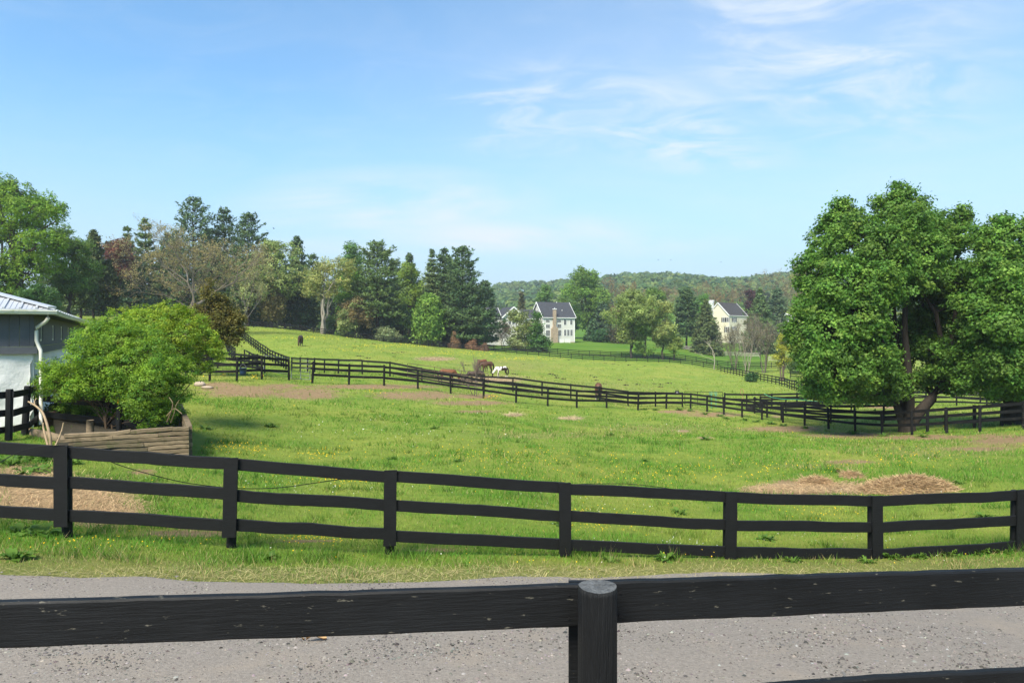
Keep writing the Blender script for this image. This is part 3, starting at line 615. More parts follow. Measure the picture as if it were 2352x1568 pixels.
# gate tools and small things on the fences
TEAL = mat('teal_handle', (0.03, 0.30, 0.28), rough=0.5)
def tool(u, d, label):
    b = g3(u, d); root = empty('manure_fork', b); tag(root, label, 'fork')
    MB().tube([(0,0,0.05),(0.01,0.05,0.6),(0.02,0.10,1.15)], 0.022, 6).build('handle', TEAL, root)
    m = MB()
    for k in range(5): m.tube([(-0.12+0.06*k,0.11,1.15),(-0.12+0.06*k,0.14,1.38)], 0.008, 4)
    m.tube([(-0.13,0.11,1.15),(0.13,0.11,1.15)], 0.012, 4); m.build('tines', TEAL, root)
tool(1634, 57.0, 'teal fork standing against the left half of the black tube gate'); tool(1644.5, 57.0, 'teal fork standing next to another by the gate middle')
BUCK = mat('blue_bucket', (0.012, 0.035, 0.085), rough=0.5)
def bucket(u, v, d, s, label, m, name='bucket'):
    p = P(u, v, d); root = empty(name, p); tag(root, label, 'bucket')
    n = 16; V = []
    for r, z in ((0.11,-0.28),(0.125,-0.15),(0.145,0.0),(0.155,0.0),(0.155,0.02),(0.14,0.02),(0.105,-0.26)):
        V += [(r*s*math.cos(i*2*math.pi/n), r*s*math.sin(i*2*math.pi/n), z*s) for i in range(n)]
    Fc = [(k*n+i, k*n+(i+1)%n, (k+1)*n+(i+1)%n, (k+1)*n+i) for k in range(6) for i in range(n)] + [tuple(range(n-1,-1,-1)), tuple(range(6*n,7*n))]
    MB().add(V, Fc).build('pail', m, root, smooth=True)
    MB().tube([(-0.15*s,0,0.01),(-0.08*s,0,0.14*s),(0,0,0.19*s),(0.08*s,0,0.14*s),(0.15*s,0,0.01)], 0.008, 5).build('handle', mat('steel', (0.3,0.3,0.3), rough=0.4, metal=0.8), root)
bucket(558, 846, 37.6, 1.35, 'dark blue bucket hung on the paddock fence beside the lane', BUCK)
# tub in the pen
tb = g3(1723, 55.3); root = empty('water_tub', tb); tag(root, 'low dark tub on the ground beside the pen corner', 'tub')
n = 18; V = []
for r, z in ((0.52,0),(0.60,0.40),(0.62,0.40),(0.62,0.43),(0.57,0.43),(0.50,0.12)): V += [(r*0.62*math.cos(i*2*math.pi/n), r*0.5*math.sin(i*2*math.pi/n), z*0.6) for i in range(n)]
MB().add(V, [(k*n+i, k*n+(i+1)%n, (k+1)*n+(i+1)%n, (k+1)*n+i) for k in range(5) for i in range(n)] + [tuple(range(5*n,6*n))]).build('shell', mat('tub', (0.02,0.019,0.018), rough=0.7), root)
# fence energiser box
e = P(1555, 901, 56.9); root = empty('fence_energiser', e); tag(root, 'black fence energiser box with handle on the rail near the gate', 'energiser')
CHB = mat('black_plastic', (0.008,0.008,0.009), rough=0.35)
m = MB(); V = [(-0.17,-0.06,-0.1),(0.17,-0.06,-0.1),(0.17,-0.06,0.08),(0.12,-0.06,0.14),(-0.12,-0.06,0.14),(-0.17,-0.06,0.08)]; V += [(x,0.06,z) for x,y,z in V]
m.add(V, [(0,1,2,3,4,5),(11,10,9,8,7,6)] + [(i,(i+1)%6+0,6+(i+1)%6,6+i) for i in range(6)]).build('case', CHB, root)
MB().tube([(-0.11,0,0.13),(-0.10,0,0.24),(0,0,0.26),(0.10,0,0.24),(0.11,0,0.13)], 0.018, 6).build('handle', CHB, root)
MB().span((-0.10,-0.07,-0.06),(0.08,-0.0602,0.05)).build('front_panel', mat('panel_grey',(0.25,0.25,0.26)), root)
# lead rope on a post
e = P(1703, 905, 57.0); root = empty('lead_rope', e); tag(root, 'faded pink rope halter hung over a fence post right of the gate', 'rope')
ROPE = mat('rope', (0.42,0.16,0.13), rough=0.9, noise=(20,0.3))
MB().tube([(-0.08,-0.09,0.42),(-0.10,-0.10,0.25),(-0.08,-0.1,0.05),(0.03,-0.1,-0.03),(0.12,-0.1,0.06),(0.12,-0.1,0.28),(0.08,-0.09,0.42),(-0.0,-0.1,0.46),(-0.08,-0.09,0.42)], 0.016, 6).build('loop', ROPE, root, smooth=True)
MB().tube([(0.06,-0.1,-0.02),(0.07,-0.1,-0.2),(0.08,-0.1,-0.38)], 0.014, 6).build('tail_end', ROPE, root, smooth=True)

# ------------------------------------------------------------------ stable at the left
sdir = np.array([-0.49, 0.8717, 0]); fdir = np.array([-0.8717, -0.49, 0]); uz = np.array([0,0,1.0])
C0 = np.array([XY(77, 20.0)[0], 20.0, 0]); LS, LFr = 27.6, 9.0
barn = empty('stable', (C0[0], C0[1], float(H(C0[0], C0[1])))); tag(barn, 'low stable with grey boards over a white stone wall and pale metal roof', 'stable')
OB = np.array(barn.location)
def B(s, f, z): return C0 + sdir*s + fdir*f + uz*z - OB          # s along the long side, f along the front, z world height
zb0, zb1, ze = CAM-0.54, CAM-0.325, CAM+0.60
zg = float(min(H(*(B(0,LFr,0)+OB)[:2]), H(*(B(0,0,0)+OB)[:2]))) - 0.5
STONE = mat('white_render', (0.66, 0.66, 0.65), rough=0.9, bump=(3.0, 0.8), noise=(2.2, 0.10), coord='World', spots=(7, 0.66, 0.74, (0.33,0.34,0.36)))
GREYB = mat('grey_board', (0.088, 0.094, 0.108), rough=0.7, noise=(3, 0.16), bump=(40, 0.15, (1,1,0.1)), coord='World')
TRIMW = mat('gutter_white', (0.62, 0.61, 0.54), rough=0.5, noise=(2, 0.10), coord='World', spots=(2.2,0.56,0.7,(0.36,0.40,0.20)))
ROOFM = mat('roof_metal', (0.50, 0.515, 0.54), rough=0.42, metal=0.35, noise=(1.5, 0.08), coord='World')
# lumpy stone wall, front and side
def lumpy(o, du, n0, nn, L, z0, z1, nm):
    k1, k2 = int(L*5), 16; V = []
    for j in range(k2+1):
        for i in range(k1+1):
            s, z = L*i/k1, z0+(z1-z0)*j/k2
            b = (fbm(np.array([s*1.1]), np.array([z*1.9]), 3)[0]-0.5)*0.22 + (fbm(np.array([s*3.5]), np.array([z*5]), 9)[0]-0.5)*0.05
            V.append(o + du*s + uz*(z) + nn*b)
    Fc = [(j*(k1+1)+i, j*(k1+1)+i+1, (j+1)*(k1+1)+i+1, (j+1)*(k1+1)+i) for j in range(k2) for i in range(k1)]
    MB().add([v - OB for v in V], Fc).build(nm, STONE, barn, smooth=True)
lumpy(C0 + sdir*0.05, fdir, 0, -sdir, LFr, zg, zb0+0.03, 'front_stone_wall')
lumpy(C0 + fdir*0.05, sdir, 0, -fdir, LS, zg, zb0+0.03, 'side_stone_wall')
# board walls: front in wide boards, side in narrow boards between windows
for k in range(int(LFr/0.245)):
    f0 = 0.09 + k*0.245
    a, b = B(0.02, f0+0.004, zb1), B(0.02, f0+0.241, ze)
    MB().add([B(0.0,f0+0.004,zb1),B(0.0,f0+0.241,zb1),B(0.0,f0+0.241,ze),B(0.0,f0+0.004,ze),B(0.06,f0+0.004,zb1),B(0.06,f0+0.241,zb1),B(0.06,f0+0.241,ze),B(0.06,f0+0.004,ze)],
             [(0,1,2,3),(7,6,5,4),(0,4,5,1),(1,5,6,2),(2,6,7,3),(3,7,4,0)]).build('wall_board', GREYB, barn)
def bbox(s0,s1,f0,f1,z0,z1,name,m,parent=None):
    return MB().add([B(s0,f0,z0),B(s1,f0,z0),B(s1,f1,z0),B(s0,f1,z0),B(s0,f0,z1),B(s1,f0,z1),B(s1,f1,z1),B(s0,f1,z1)], [(3,2,1,0),(4,5,6,7),(0,1,5,4),(1,2,6,5),(2,3,7,6),(3,0,4,7)]).build(name, m, parent or barn)
bbox(-0.012,0.09,-0.012,0.088,zb1,ze,'corner_board',GREYB)
bbox(-0.10,0.0,-0.10,LFr,zb0,zb1-0.004,'belt_board',GREYB)
bbox(0.0,18.0,-0.10,0.0,zb0,zb1-0.004,'belt_board',GREYB)
bbox(18.0,LS,-0.06,0.0,zb0,zb1-0.004,'belt_board',GREYB)
# windows down the side at equal stalls
inv = 5.88; ws = [((v/5.88)*20.0-20.0)/0.8717 for v in (6.43,7.44,8.39,9.36,10.38,11.42,12.45)]
edges = [0.09] + sum([[w-0.47, w+0.47] for w in ws], []) + [LS]
zw0, zw1 = zb1+0.14, zb1+0.70
for k in range(0, len(edges), 2):
    bbox(edges[k], edges[k+1], 0.0, 0.05, zb1, ze, 'wall_panel', GREYB)
DARKG = mat('window_glass', (0.02,0.024,0.028), rough=0.08, spec=0.6)
for w in ws:
    bbox(w-0.47, w+0.47, 0.0, 0.05, zb1, zw0, 'sill_panel', GREYB); bbox(w-0.47, w+0.47, 0.0, 0.05, zw1, ze, 'head_panel', GREYB)
    wi = bbox(w-0.465, w-0.34, 0.03, 0.09, zw0+0.005, zw1-0.005, 'window', TRIMW)
    for (a, b, c, d) in ((w+0.34,w+0.465,zw0+0.005,zw1-0.005),(w-0.34,w+0.34,zw0+0.005,zw0+0.06),(w-0.34,w+0.34,zw1-0.06,zw1-0.005)):
        bbox(a, b, 0.03, 0.09, c, d, 'frame', TRIMW, wi)
    bbox(w-0.34, w+0.34, 0.06, 0.08, zw0+0.06, zw1-0.06, 'pane', DARKG, wi)
# hip roof
ov = 0.5; pit = 0.30; zt = ze + 0.16
W2 = LFr/2; rid = zt + pit*(W2+ov)
e0, e1, e2, e3 = (-ov,-ov), (LS+ov,-ov), (LS+ov,LFr+ov), (-ov,LFr+ov)
def slope_panels(a0, a1, r0, r1, n, name):
    """pressed metal sheets between eave a0-a1 and ridge r0-r1, each with a raised rib"""
    for k in range(n):
        t0, t1 = k/n, (k+1)/n
        q = [a0*(1-t0)+a1*t0, a0*(1-t1)+a1*t1, r0*(1-t1)+r1*t1, r0*(1-t0)+r1*t0]
        up = uz*0.03; m = MB(); m.add(q + [p-up for p in q], [(0,1,2,3),(7,6,5,4),(0,4,5,1),(1,5,6,2),(2,6,7,3),(3,7,4,0)])
        d = (q[1]-q[0]); d = d/np.linalg.norm(d)
        if np.linalg.norm(q[3]-q[0]) > 0.1: m.bar(q[0]+uz*0.015+d*0.03, q[3]+uz*0.015+d*0.03, 0.05, 0.035)
        m.build(name, ROOFM, barn)
A0, A1, A2, A3 = B(*e0, zt), B(*e1, zt), B(*e2, zt), B(*e3, zt)
R0, R1 = B(W2, W2, rid), B(LS-W2, W2, rid)
# front hip: strips that end on the hip lines
nf = 26
for k in range(nf):
    t0, t1 = k/nf, (k+1)/nf
    def hip(t): 
        return (A0*(1-2*t)+R0*2*t) if t <= 0.5 else (R0*(2-2*t)+A3*(2*t-1))
    a, b = A0*(1-t0)+A3*t0, A0*(1-t1)+A3*t1; q = [a, b, hip(t1), hip(t0)]
    m = MB(); up = uz*0.03; m.add(q + [p-up for p in q], [(0,1,2,3),(7,6,5,4),(0,4,5,1),(1,5,6,2),(2,6,7,3),(3,7,4,0)])
    if k: 
        m.bar(q[0]+uz*0.02, q[3]+uz*0.02, 0.055, 0.04)
    for g in (0.33, 0.66):
        a2 = q[0]*(1-g)+q[1]*g; b2 = q[3]*(1-g)+q[2]*g; m.bar(a2+uz*0.006, b2+uz*0.006, 0.03, 0.014)
    m.build('roof_sheet', ROOFM, barn)
slope_panels(A1, A0, R1, R0, 30, 'roof_sheet'); slope_panels(A3, A2, R0, R1, 30, 'roof_sheet'); slope_panels(A2, A1, R1, R1+0.001, 10, 'roof_sheet')
MB().bar(A0+uz*0.05, R0+uz*0.06, 0.26, 0.05).build('hip_cap', ROOFM, barn); MB().bar(R0+uz*0.07, R1+uz*0.07, 0.3, 0.05).build('ridge_cap', ROOFM, barn)
# soffit, fascia, gutters
MB().add([B(-ov,-ov,ze-0.01),B(LS+ov,-ov,ze-0.01),B(LS+ov,LFr+ov,ze-0.01),B(-ov,LFr+ov,ze-0.01)], [(0,1,2,3)]).build('soffit', GREYB, barn)
FASC = mat('fascia_white', (0.66,0.66,0.62), rough=0.6)
bbox(-ov,-ov+0.03,-ov,LFr+ov,ze,zt-0.032,'fascia',FASC); bbox(-ov+0.032,LS+ov,-ov,-ov+0.03,ze,zt-0.032,'fascia',FASC)
def gut(a, b, out):
    prof = [(0,0.0),(0.06,0.0),(0.085,0.04),(0.085,0.065),(0.11,0.08),(0.11,0.115),(0.10,0.115),(0.095,0.085),(0.0,0.085)]
    k = 14; V = []
    for i in range(k+1):
        t = i/k; c = a*(1-t)+b*t - uz*(0.025*math.sin(t*9)*(1 if abs(np.linalg.norm(b-a)) > 12 else 0))
        V += [c + out*x + uz*z for x, z in prof]
    n = len(prof); Fc = [(i*n+j, (i+1)*n+j, (i+1)*n+(j+1)%n, i*n+(j+1)%n) for i in range(k) for j in range(n)] + [tuple(range(n)), tuple(range(k*n+n-1, k*n-1, -1))]
    MB().add(V, Fc).build('gutter', TRIMW, barn)
gut(B(-ov-0.003,-ov-0.11,ze+0.01), B(-ov-0.003,LFr+ov,ze+0.01), -sdir)
gut(B(-ov,-ov-0.003,ze+0.01), B(LS+ov,-ov-0.003,ze+0.01), -fdir)
zgr = float(H(*(C0[:2]))) + 0.1
MB().tube([B(-ov-0.04,-ov+0.10,ze+0.02),B(-ov-0.03,-ov+0.10,ze-0.10),B(-ov+0.05,-ov+0.16,ze-0.20),B(-0.14,-0.10,ze-0.36),B(-0.09,-0.08,ze-0.48),B(-0.09,-0.08,zb1+0.16),B(-0.13,-0.14,zb1+0.0),B(-0.20,-0.19,zb1-0.12),B(-0.21,-0.20,zb0-0.06),B(-0.21,-0.20,zgr)], 0.05, 10).build('downspout', TRIMW, barn, smooth=True)
MB().tube([B(LS+0.4,-ov-0.05,ze),B(LS+0.3,-ov,ze-0.12),B(LS+0.05,-0.12,ze-0.4),B(LS+0.02,-0.1,ze-2.0)], 0.05, 8).build('downspout', TRIMW, barn, smooth=True)

# ------------------------------------------------------------------ yard fence, timber wall
def F4(u, d): x, y = XY(u, d); return (x, y)
yp = [F4(-60,16.6), F4(19,17.4), F4(55,18.4), F4(79,20.3)]
yf = fence('yard_fence', 'black fence by the stable corner with stub posts and hooks', yp, 1.28, (1.16, 0.70, 0.27), rh=0.17, rt=0.04, m=BLACK, side=1, pw=0.165, lean=0.03)
for k in (0, 1, 2):
    a, b = yp[k], yp[k+1]; q = (a[0]*0.35+b[0]*0.65, a[1]*0.35+b[1]*0.65+0.14)
    put_rail(yf, (q[0], q[1], float(H(*q))+0.05), (q[0], q[1], float(H(*q))+1.3), 0.05, 0.02, BLACK, 'batten')
fx0, fx1 = F4(79,20.3), F4(272,18.9)
planter_z = CAM - (985-V0)/F*18.9
root = empty('garden_fence', (fx0[0], fx0[1], float(H(*fx0)))); tag(root, 'black three rail fence half buried in the big shrub', 'fence')
put_post(root, (fx1[0], fx1[1], planter_z-0.1), 1.30, 0.155, BLACK, (0, 0.03)); put_post(root, (fx0[0], fx0[1], float(H(*fx0))), 1.25, 0.17, BLACK)
fx2 = F4(330,18.6)
for z in (1.12, 0.70, 0.24):
    a = (fx0[0], fx0[1]+0.11, float(H(*fx0))+0.15+z-0.03); b = (fx1[0], fx1[1]+0.11, planter_z+z-0.06); put_rail(root, a, b, 0.165, 0.04, BLACK)
    put_rail(root, b, (fx2[0], fx2[1]+0.11, planter_z+z-0.10), 0.165, 0.04, BLACK)
tg = MB(); e = P(271, 921, 18.72); tg.span((e[0]-0.02-root.location[0], e[1]-0.005-root.location[1], e[2]-0.06-root.location[2]), (e[0]+0.02-root.location[0], e[1]+0.005-root.location[1], e[2]+0.05-root.location[2])); tg.build('yellow_tag', mat('yellow_tag',(0.75,0.38,0.01),rough=0.5), root)['label'] = 'small yellow tag'
TIMB = [mat('timber_%d' % i, c, rough=0.9, noise=(6, 0.35, (1,1,4)), bump=(30, 0.4, (0.3,0.3,2)), coord='World', spots=(5,0.55,0.7,g)) for i, (c, g) in enumerate([((0.160,0.118,0.072),(0.085,0.085,0.034)), ((0.215,0.160,0.100),(0.130,0.102,0.058)), ((0.125,0.098,0.060),(0.075,0.080,0.032))])]
wl0, wl1 = np.array([*F4(120,16.0), 0]), np.array([*F4(435,17.0), 0])
tz1 = CAM-(978-V0)/F*17.0; tz0 = CAM-(997-V0)/F*16.0
wall = empty('retaining_wall', (wl1[0], wl1[1], float(H(wl1[0], wl1[1])))); tag(wall, 'low retaining wall of stacked old timbers around the shrub bed', 'retaining wall'); OW = np.array(wall.location)
wd = (wl1-wl0); wL = np.linalg.norm(wd); wd /= wL; wnn = np.array([wd[1], -wd[0], 0])
def top_at(s): return tz0 + (tz1-tz0)*min(1, max(0, s/wL))
th = 0.108
for c in range(11):
    s = -0.1 + R.uniform(0, 0.5) if c else 0.25
    s0 = max(0.0, c*0.32 - 0.3)
    while s < wL - 0.02:
        L_ = R.uniform(0.9, 1.9); e_ = min(wL, s+L_)
        if e_ > s0:
            a = wl0 + wd*max(s, s0) - uz*0; b = wl0 + wd*e_
            za, zb = tz1 - th*(c+0.5) - (tz1-top_at(max(s,s0)))*1.0, tz1 - th*(c+0.5) - (tz1-top_at(e_))*1.0
            a = a.copy(); b = b.copy(); a[2] = za; b[2] = zb
            if zb > float(H(b[0], b[1]))-0.25:
                V, Fc = board(a-OW+wnn*R.uniform(-0.02,0.02), b-OW-wd*0.006+wnn*R.uniform(-0.012,0.012), th-0.016, 0.13, 8, 0.005, c*31+int(s*10), ch=0.012)
                MB().add(V, Fc).build('timber', TIMB[R.randrange(3)], wall)
        s = e_
# return side going back from the right hand corner
rb = np.array([*F4(412, 21.5), 0]); rdv = rb-wl1; rl = np.linalg.norm(rdv); rdv /= rl
for c in range(9):
    s = 0.07
    while s < rl:
        e_ = min(rl, s+R.uniform(1.2,2.2)); a = wl1+rdv*s; b = wl1+rdv*e_; a[2] = tz1-th*(c+0.5)+0.14*s/rl; b[2] = tz1-th*(c+0.5)+0.14*e_/rl
        V, Fc = board(a-OW, b-OW-rdv*0.005, th-0.016, 0.14, 6, 0.005, c*57+int(s*10), ch=0.012); MB().add(V, Fc).build('timber', TIMB[R.randrange(3)], wall); s = e_
# soil bed behind the wall
bz = lambda x, y: 0
bx = MB(); cs = [wl0+np.array([0.1,0.1,0]), wl1+np.array([-0.08,0.1,0]), rb+np.array([-0.1,0,0]), np.array([*F4(120,21.5),0])]
zz = [tz0-0.35, tz1-0.60, tz1-0.40, tz0-0.1]
bx.add([(c[0],c[1],z) for c, z in zip(cs, zz)] + [(c[0],c[1],z-1.0) for c, z in zip(cs, zz)], [(0,1,2,3),(7,6,5,4),(0,4,5,1),(1,5,6,2),(2,6,7,3),(3,7,4,0)])
tag(bx.build('soil', mat('soil', (0.040,0.034,0.022), rough=1.0, noise=(8,0.4), bump=(12,0.8), coord='World')), 'dark soil of the raised bed behind the timber wall', 'soil', kind='structure')
lg_ = empty('log', (0,0,0)); a, b = P(60, 992, 18.9), P(155, 1012, 17.3)
V, Fc = tube_np([(np.array([a, (a+b)/2+np.array([0,0,0.02]), b]), np.array([0.13,0.125,0.10]))], 12); bpy.data.objects.remove(lg_)
tag(MB().add(V, [tuple(f) for f in Fc]+[tuple(range(11,-1,-1)), tuple(range(24,36))]).build('log', TIMB[1], smooth=True), 'fallen brown log lying behind the timber wall by the stable', 'log')
# planter pot behind the rails, stump, cut branches
e = P(115, 960, 20.6); V = []; n = 14
for r, z in ((0.24,-0.5),(0.30,0.15),(0.33,0.15),(0.33,0.22),(0.27,0.22)): V += [(e[0]+r*math.cos(i*2*math.pi/n), e[1]+r*math.sin(i*2*math.pi/n), e[2]+z) for i in range(n)]
tag(MB().add(V, [(k*n+i, k*n+(i+1)%n, (k+1)*n+(i+1)%n, (k+1)*n+i) for k in range(4) for i in range(n)]+[tuple(range(4*n,5*n))]).build('barrel', mat('barrel',(0.075,0.045,0.035),rough=0.8,noise=(4,0.3)), smooth=True), 'dull brown barrel in the shade behind the shrub rails', 'barrel')
e = P(207, 985, 18.3); V, Fc = tube_np([(np.array([e+uz*-0.4, e+uz*0.0, e+uz*0.24]), np.array([0.10,0.095,0.09]))], 10)
tag(MB().add(V, [tuple(f) for f in Fc]+[tuple(range(20,30))]).build('stump', TIMB[1], smooth=True), 'pale stump of a cut post below the shrub', 'stump')
TWIG = mat('twig', (0.30,0.215,0.13), rough=0.8, noise=(8,0.25))
def stick(pts, r0, r1, label):
    pts = np.array(pts); o = pts[0]; root = empty('branch', o); tag(root, label, 'branch')
    q = np.array([np.interp(np.linspace(0,len(pts)-1,len(pts)*4), np.arange(len(pts)), pts[:,k]) for k in range(3)]).T - o
    for _ in range(3): q[1:-1] = (q[:-2]+2*q[1:-1]+q[2:])/4
    V, Fc = tube_np([(q, np.linspace(r0, r1, len(q)))], 7); MB().add(V, [tuple(f) for f in Fc]).build('stem', TWIG, root, smooth=True); return root
r_ = stick([P(117,1026,15.7),P(115,1000,15.7),P(107,970,15.8),P(98,945,16),P(80,930,16.1),P(65,922,16.2)], 0.035, 0.018, 'bent pale cut branch with a fork standing by the yard fence')
V, Fc = tube_np([(np.array([P(80,930,16.1),P(79,922,16.15),P(84,914,16.2)])-np.array(r_.location), np.array([0.018,0.014,0.01]))], 6); MB().add(V,[tuple(f) for f in Fc]).build('fork', TWIG, r_)
stick([P(112,1030,15.7),P(104,1000,15.8),P(99,980,15.9),P(100,970,15.9)], 0.03, 0.016, 'short straight cut branch left of the bent one')
stick([P(126,1026,15.6),P(136,1005,15.7),P(143,985,15.8),P(146,970,15.8)], 0.022, 0.014, 'thin leaning cut branch right of the bent one')
stick([P(384,968,18.0),P(395,940,17.6),P(398,925,17.5),P(388,912,17.5)], 0.018, 0.006, 'dry pale twig sticking up behind the wall corner')
stick([P(383,955,17.9),P(400,935,17.6),P(418,950,17.5)], 0.014, 0.006, 'dry twig arching across the wall corner')
stick([P(392,970,17.9),P(400,950,17.6),P(404,930,17.5),P(412,918,17.5)], 0.012, 0.004, 'thin grey twig beside the arching one at the wall corner')

# ------------------------------------------------------------------ plant builders
def leafquads(c, nrm, ln, wd, r, axis=None):
    """kite leaves at c (n,3) with normals, lengths and widths"""
    n = len(c); nrm = nrm/(np.linalg.norm(nrm, axis=1)[:,None]+1e-9)
    t = r.normal(size=(n,3)) if axis is None else axis + r.normal(size=(n,3))*0.25
    t -= nrm*(t*nrm).sum(1)[:,None]; t /= np.linalg.norm(t, axis=1)[:,None]+1e-9
    b = np.cross(nrm, t); ln = np.broadcast_to(ln, (n,))[:,None]; wd = np.broadcast_to(wd, (n,))[:,None]
    V = np.stack([c - t*ln*0.45 - b*wd*0.55, c - t*ln*0.35 + b*wd*0.55, c + t*ln*0.60], 1)
    return V.reshape(-1,3), np.arange(3*n).reshape(n,3)
def jitcol(col, n, r, val=0.18, hue=0.10, clump=None):
    c = np.array(col)[None]*np.clip(r.normal(1, val, (n,1)), 0.4, 1.8)
    c = c*np.clip(1+r.normal(0, hue, (n,1))*np.array([[1.0,0.25,0.3]]), 0.4, 2)
    return c
def shell_points(lobes, n, r, inner=0.12, fill=0.55):
    lobes = np.array(lobes, float); a = lobes[:,3:6].prod(1)**(2/3); k = r.choice(len(lobes), n*3, p=a/a.sum())
    d = r.normal(size=(n*3,3)); d /= np.linalg.norm(d, axis=1)[:,None]
    rad = np.where(r.random(n*3) < inner, r.uniform(0.3, 0.9, n*3), r.uniform(0.82, 1.08, n*3))
    p = lobes[k,:3] + d*lobes[k,3:6]*rad[:,None]
    q = (p[:,None,:]-lobes[None,:,:3])/lobes[None,:,3:6]; m = np.sqrt((q**2).sum(-1)).min(1)
    ok = np.nonzero((m > fill) | (r.random(n*3) < inner*0.5))[0][:n]
    return p[ok], d[ok], k[ok]
def sublobes(lobes, k, r, rr=0.42):
    out = []
    for l in np.array(lobes, float):
        out.append((l[0], l[1], l[2], l[3]*0.72, l[4]*0.72, l[5]*0.72))
        for j in range(k):
            d = r.normal(size=3); d[2] = d[2]*0.8+0.15; d /= np.linalg.norm(d); q = l[:3]+d*l[3:6]*r.uniform(0.66,0.95); s = l[3:6]*rr*r.uniform(0.7,1.25); out.append((*q, *s))
    return np.array(out)
def limb(a, b, r0, r1, r, k=6, sag=0.0, wob=0.06):
    a, b = np.array(a, float), np.array(b, float); t = np.linspace(0, 1, k)[:,None]; L = np.linalg.norm(b-a)
    p = a*(1-t)+b*t + np.array([0,0,1.0])*(np.sin(t*np.pi)*L*sag)
    p[1:-1] += r.normal(0, L*wob, (k-2,3)); return (p, r0*(1-t[:,0])+r1*t[:,0])
def finish_tree(name, label, base, trunk_paths, tcol, leafV, leafF, leafC, lm=LEAF, cat='tree', group=None, sides=6, extra=None, crown='crown'):
    root = empty(name, base); tag(root, label, cat, group)
    if trunk_paths:
        thick = [q for q in trunk_paths if q[1].max() > 0.07]; thin = [(q[::2] if len(q) > 3 else q, rd[::2] if len(q) > 3 else rd) for q, rd in trunk_paths if rd.max() <= 0.07]
        VV, FF, o_ = [], [], 0
        for grp, sd_ in ((thick, sides), (thin, 3)):
            if grp: V, Fc = tube_np(grp, sd_); VV.append(V); FF.append(Fc+o_); o_ += len(V)
        V = np.concatenate(VV); c = np.broadcast_to(np.array(tcol), V.shape)
        mobj('trunk', npmesh('trunk', V, FF, c, smooth=True), BARK, root)
    if leafV is not None:
        leafC = leafC*(np.array([1.55,1.62,1.45]) if lm is LEAF else np.array([2.4,2.3,2.1])); mobj(crown, npmesh(crown, leafV, [leafF], leafC), lm, root)
    if extra: extra(root)
    return root
def auto_lobes(h, w, r, n=22, z0=0.25, shape='oval'):
    L = []
    for i in range(n):
        t = r.uniform(0, 1); z = h*(z0+(1-z0)*t)*0.97
        if shape == 'oval': p = math.sin(math.pi*min(1, 0.12+0.82*t))**0.6
        elif shape == 'round': p = math.sqrt(max(0.03, 1-(2*t-1)**2))
        elif shape == 'vase': p = 0.35+0.65*min(1, t*1.5) if t < 0.75 else max(0.25, 1-(t-0.75)*2.8)
        elif shape == 'cone': p = max(0.08, 1-t)**0.8
        else: p = 1
        rr = w*0.5*p*r.uniform(0.1, 0.82); a = i*2.39996+r.uniform(-0.4,0.4)
        s = w*r.uniform(0.13, 0.23)*(0.7+0.5*p)
        L.append((rr*math.cos(a), rr*math.sin(a), min(z, h-s*0.75), s, s, s*r.uniform(0.65,0.9)))
    return L
def broadleaf(name, label, base, lobes, col, r, nclump=700, nleaf=14, leaf=0.3, clump=None, tcol=(0.07,0.055,0.04), tr=0.25, forks=None, h0=None, inner=0.15, col2=None, up=0.5, stems=1, cat='tree', group=None, twig=0.5, crown='crown', fill=0.55, flat=0.7):
    lobes = np.array(lobes, float); clump = clump or leaf*2.2
    sub_ = sublobes(lobes, 6, r); p, d, k = shell_points(sub_, nclump, r, inner*0.5, fill); n = len(p); tone = np.clip(r.normal(1,0.13,(len(sub_),1)),0.7,1.35); k2_ = k; k = k//7
    cc = jitcol(col, n, r, 0.10, 0.08)*tone[k2_]
    if col2 is not None:
        s = r.random(n) < 0.3; cc[s] = jitcol(col2, int(s.sum()), r, 0.16, 0.10)
    idx = np.repeat(np.arange(n), nleaf); m = len(idx)
    off = r.normal(size=(m,3))*clump*np.array([0.5,0.5,0.5*flat]); c = p[idx]+off
    nn = d[idx]*0.9 + np.array([0,0,up]) + r.normal(size=(m,3))*0.50
    ln = leaf*r.uniform(0.65,1.25,m); V, Fq = leafquads(c, nn, ln, ln*0.72, r)
    C = np.repeat(cc[idx]*np.clip(r.normal(1,0.13,(m,1)),0.5,1.5), 3, 0)
    H0 = h0 if h0 is not None else max(0.5, lobes[:,2].min()*0.6); top = lobes[:,2].max(); paths = []
    cx, cy = lobes[:,0].mean(), lobes[:,1].mean()
    for s in range(stems):
        a = s*2*math.pi/max(1,stems)+r.uniform(0,1); o = tr*1.1*(stems > 1)
        paths.append(limb((o*math.cos(a), o*math.sin(a), -0.35), (o*3*math.cos(a)+cx*0.4, o*3*math.sin(a)+cy*0.4, H0+0.15*(top-H0)), tr*1.15, tr*0.8, r, 6, 0, 0.02))
    tips = [q[0][-1] for q in paths]
    paths.append(limb(tips[0], (cx, cy, top*0.92), tr*0.8, tr*0.12, r, 6, 0, 0.03))
    for l in lobes:
        t0 = tips[r.integers(len(tips))]; hz_ = min(l[2]-0.1, t0[2]+(top-t0[2])*r.uniform(0,0.45)); st = np.array([t0[0]+(cx-t0[0])*0.3, t0[1]+(cy-t0[1])*0.3, max(H0*0.8, hz_-abs(l[3]))])
        if st[2] > l[2]: st[2] = max(H0*0.6, l[2]-0.5)
        paths.append(limb(st, l[:3], tr*0.42, tr*0.10, r, 6, 0.06, 0.04))
    for i in r.choice(n, int(n*twig*0.4), replace=False): paths.append(limb(lobes[k[i],:3], p[i], tr*0.08, tr*0.03, r, 4, 0.03, 0.05))
    return finish_tree(name, label, base, paths, tcol, V, Fq, C, cat=cat, group=group, crown=crown)
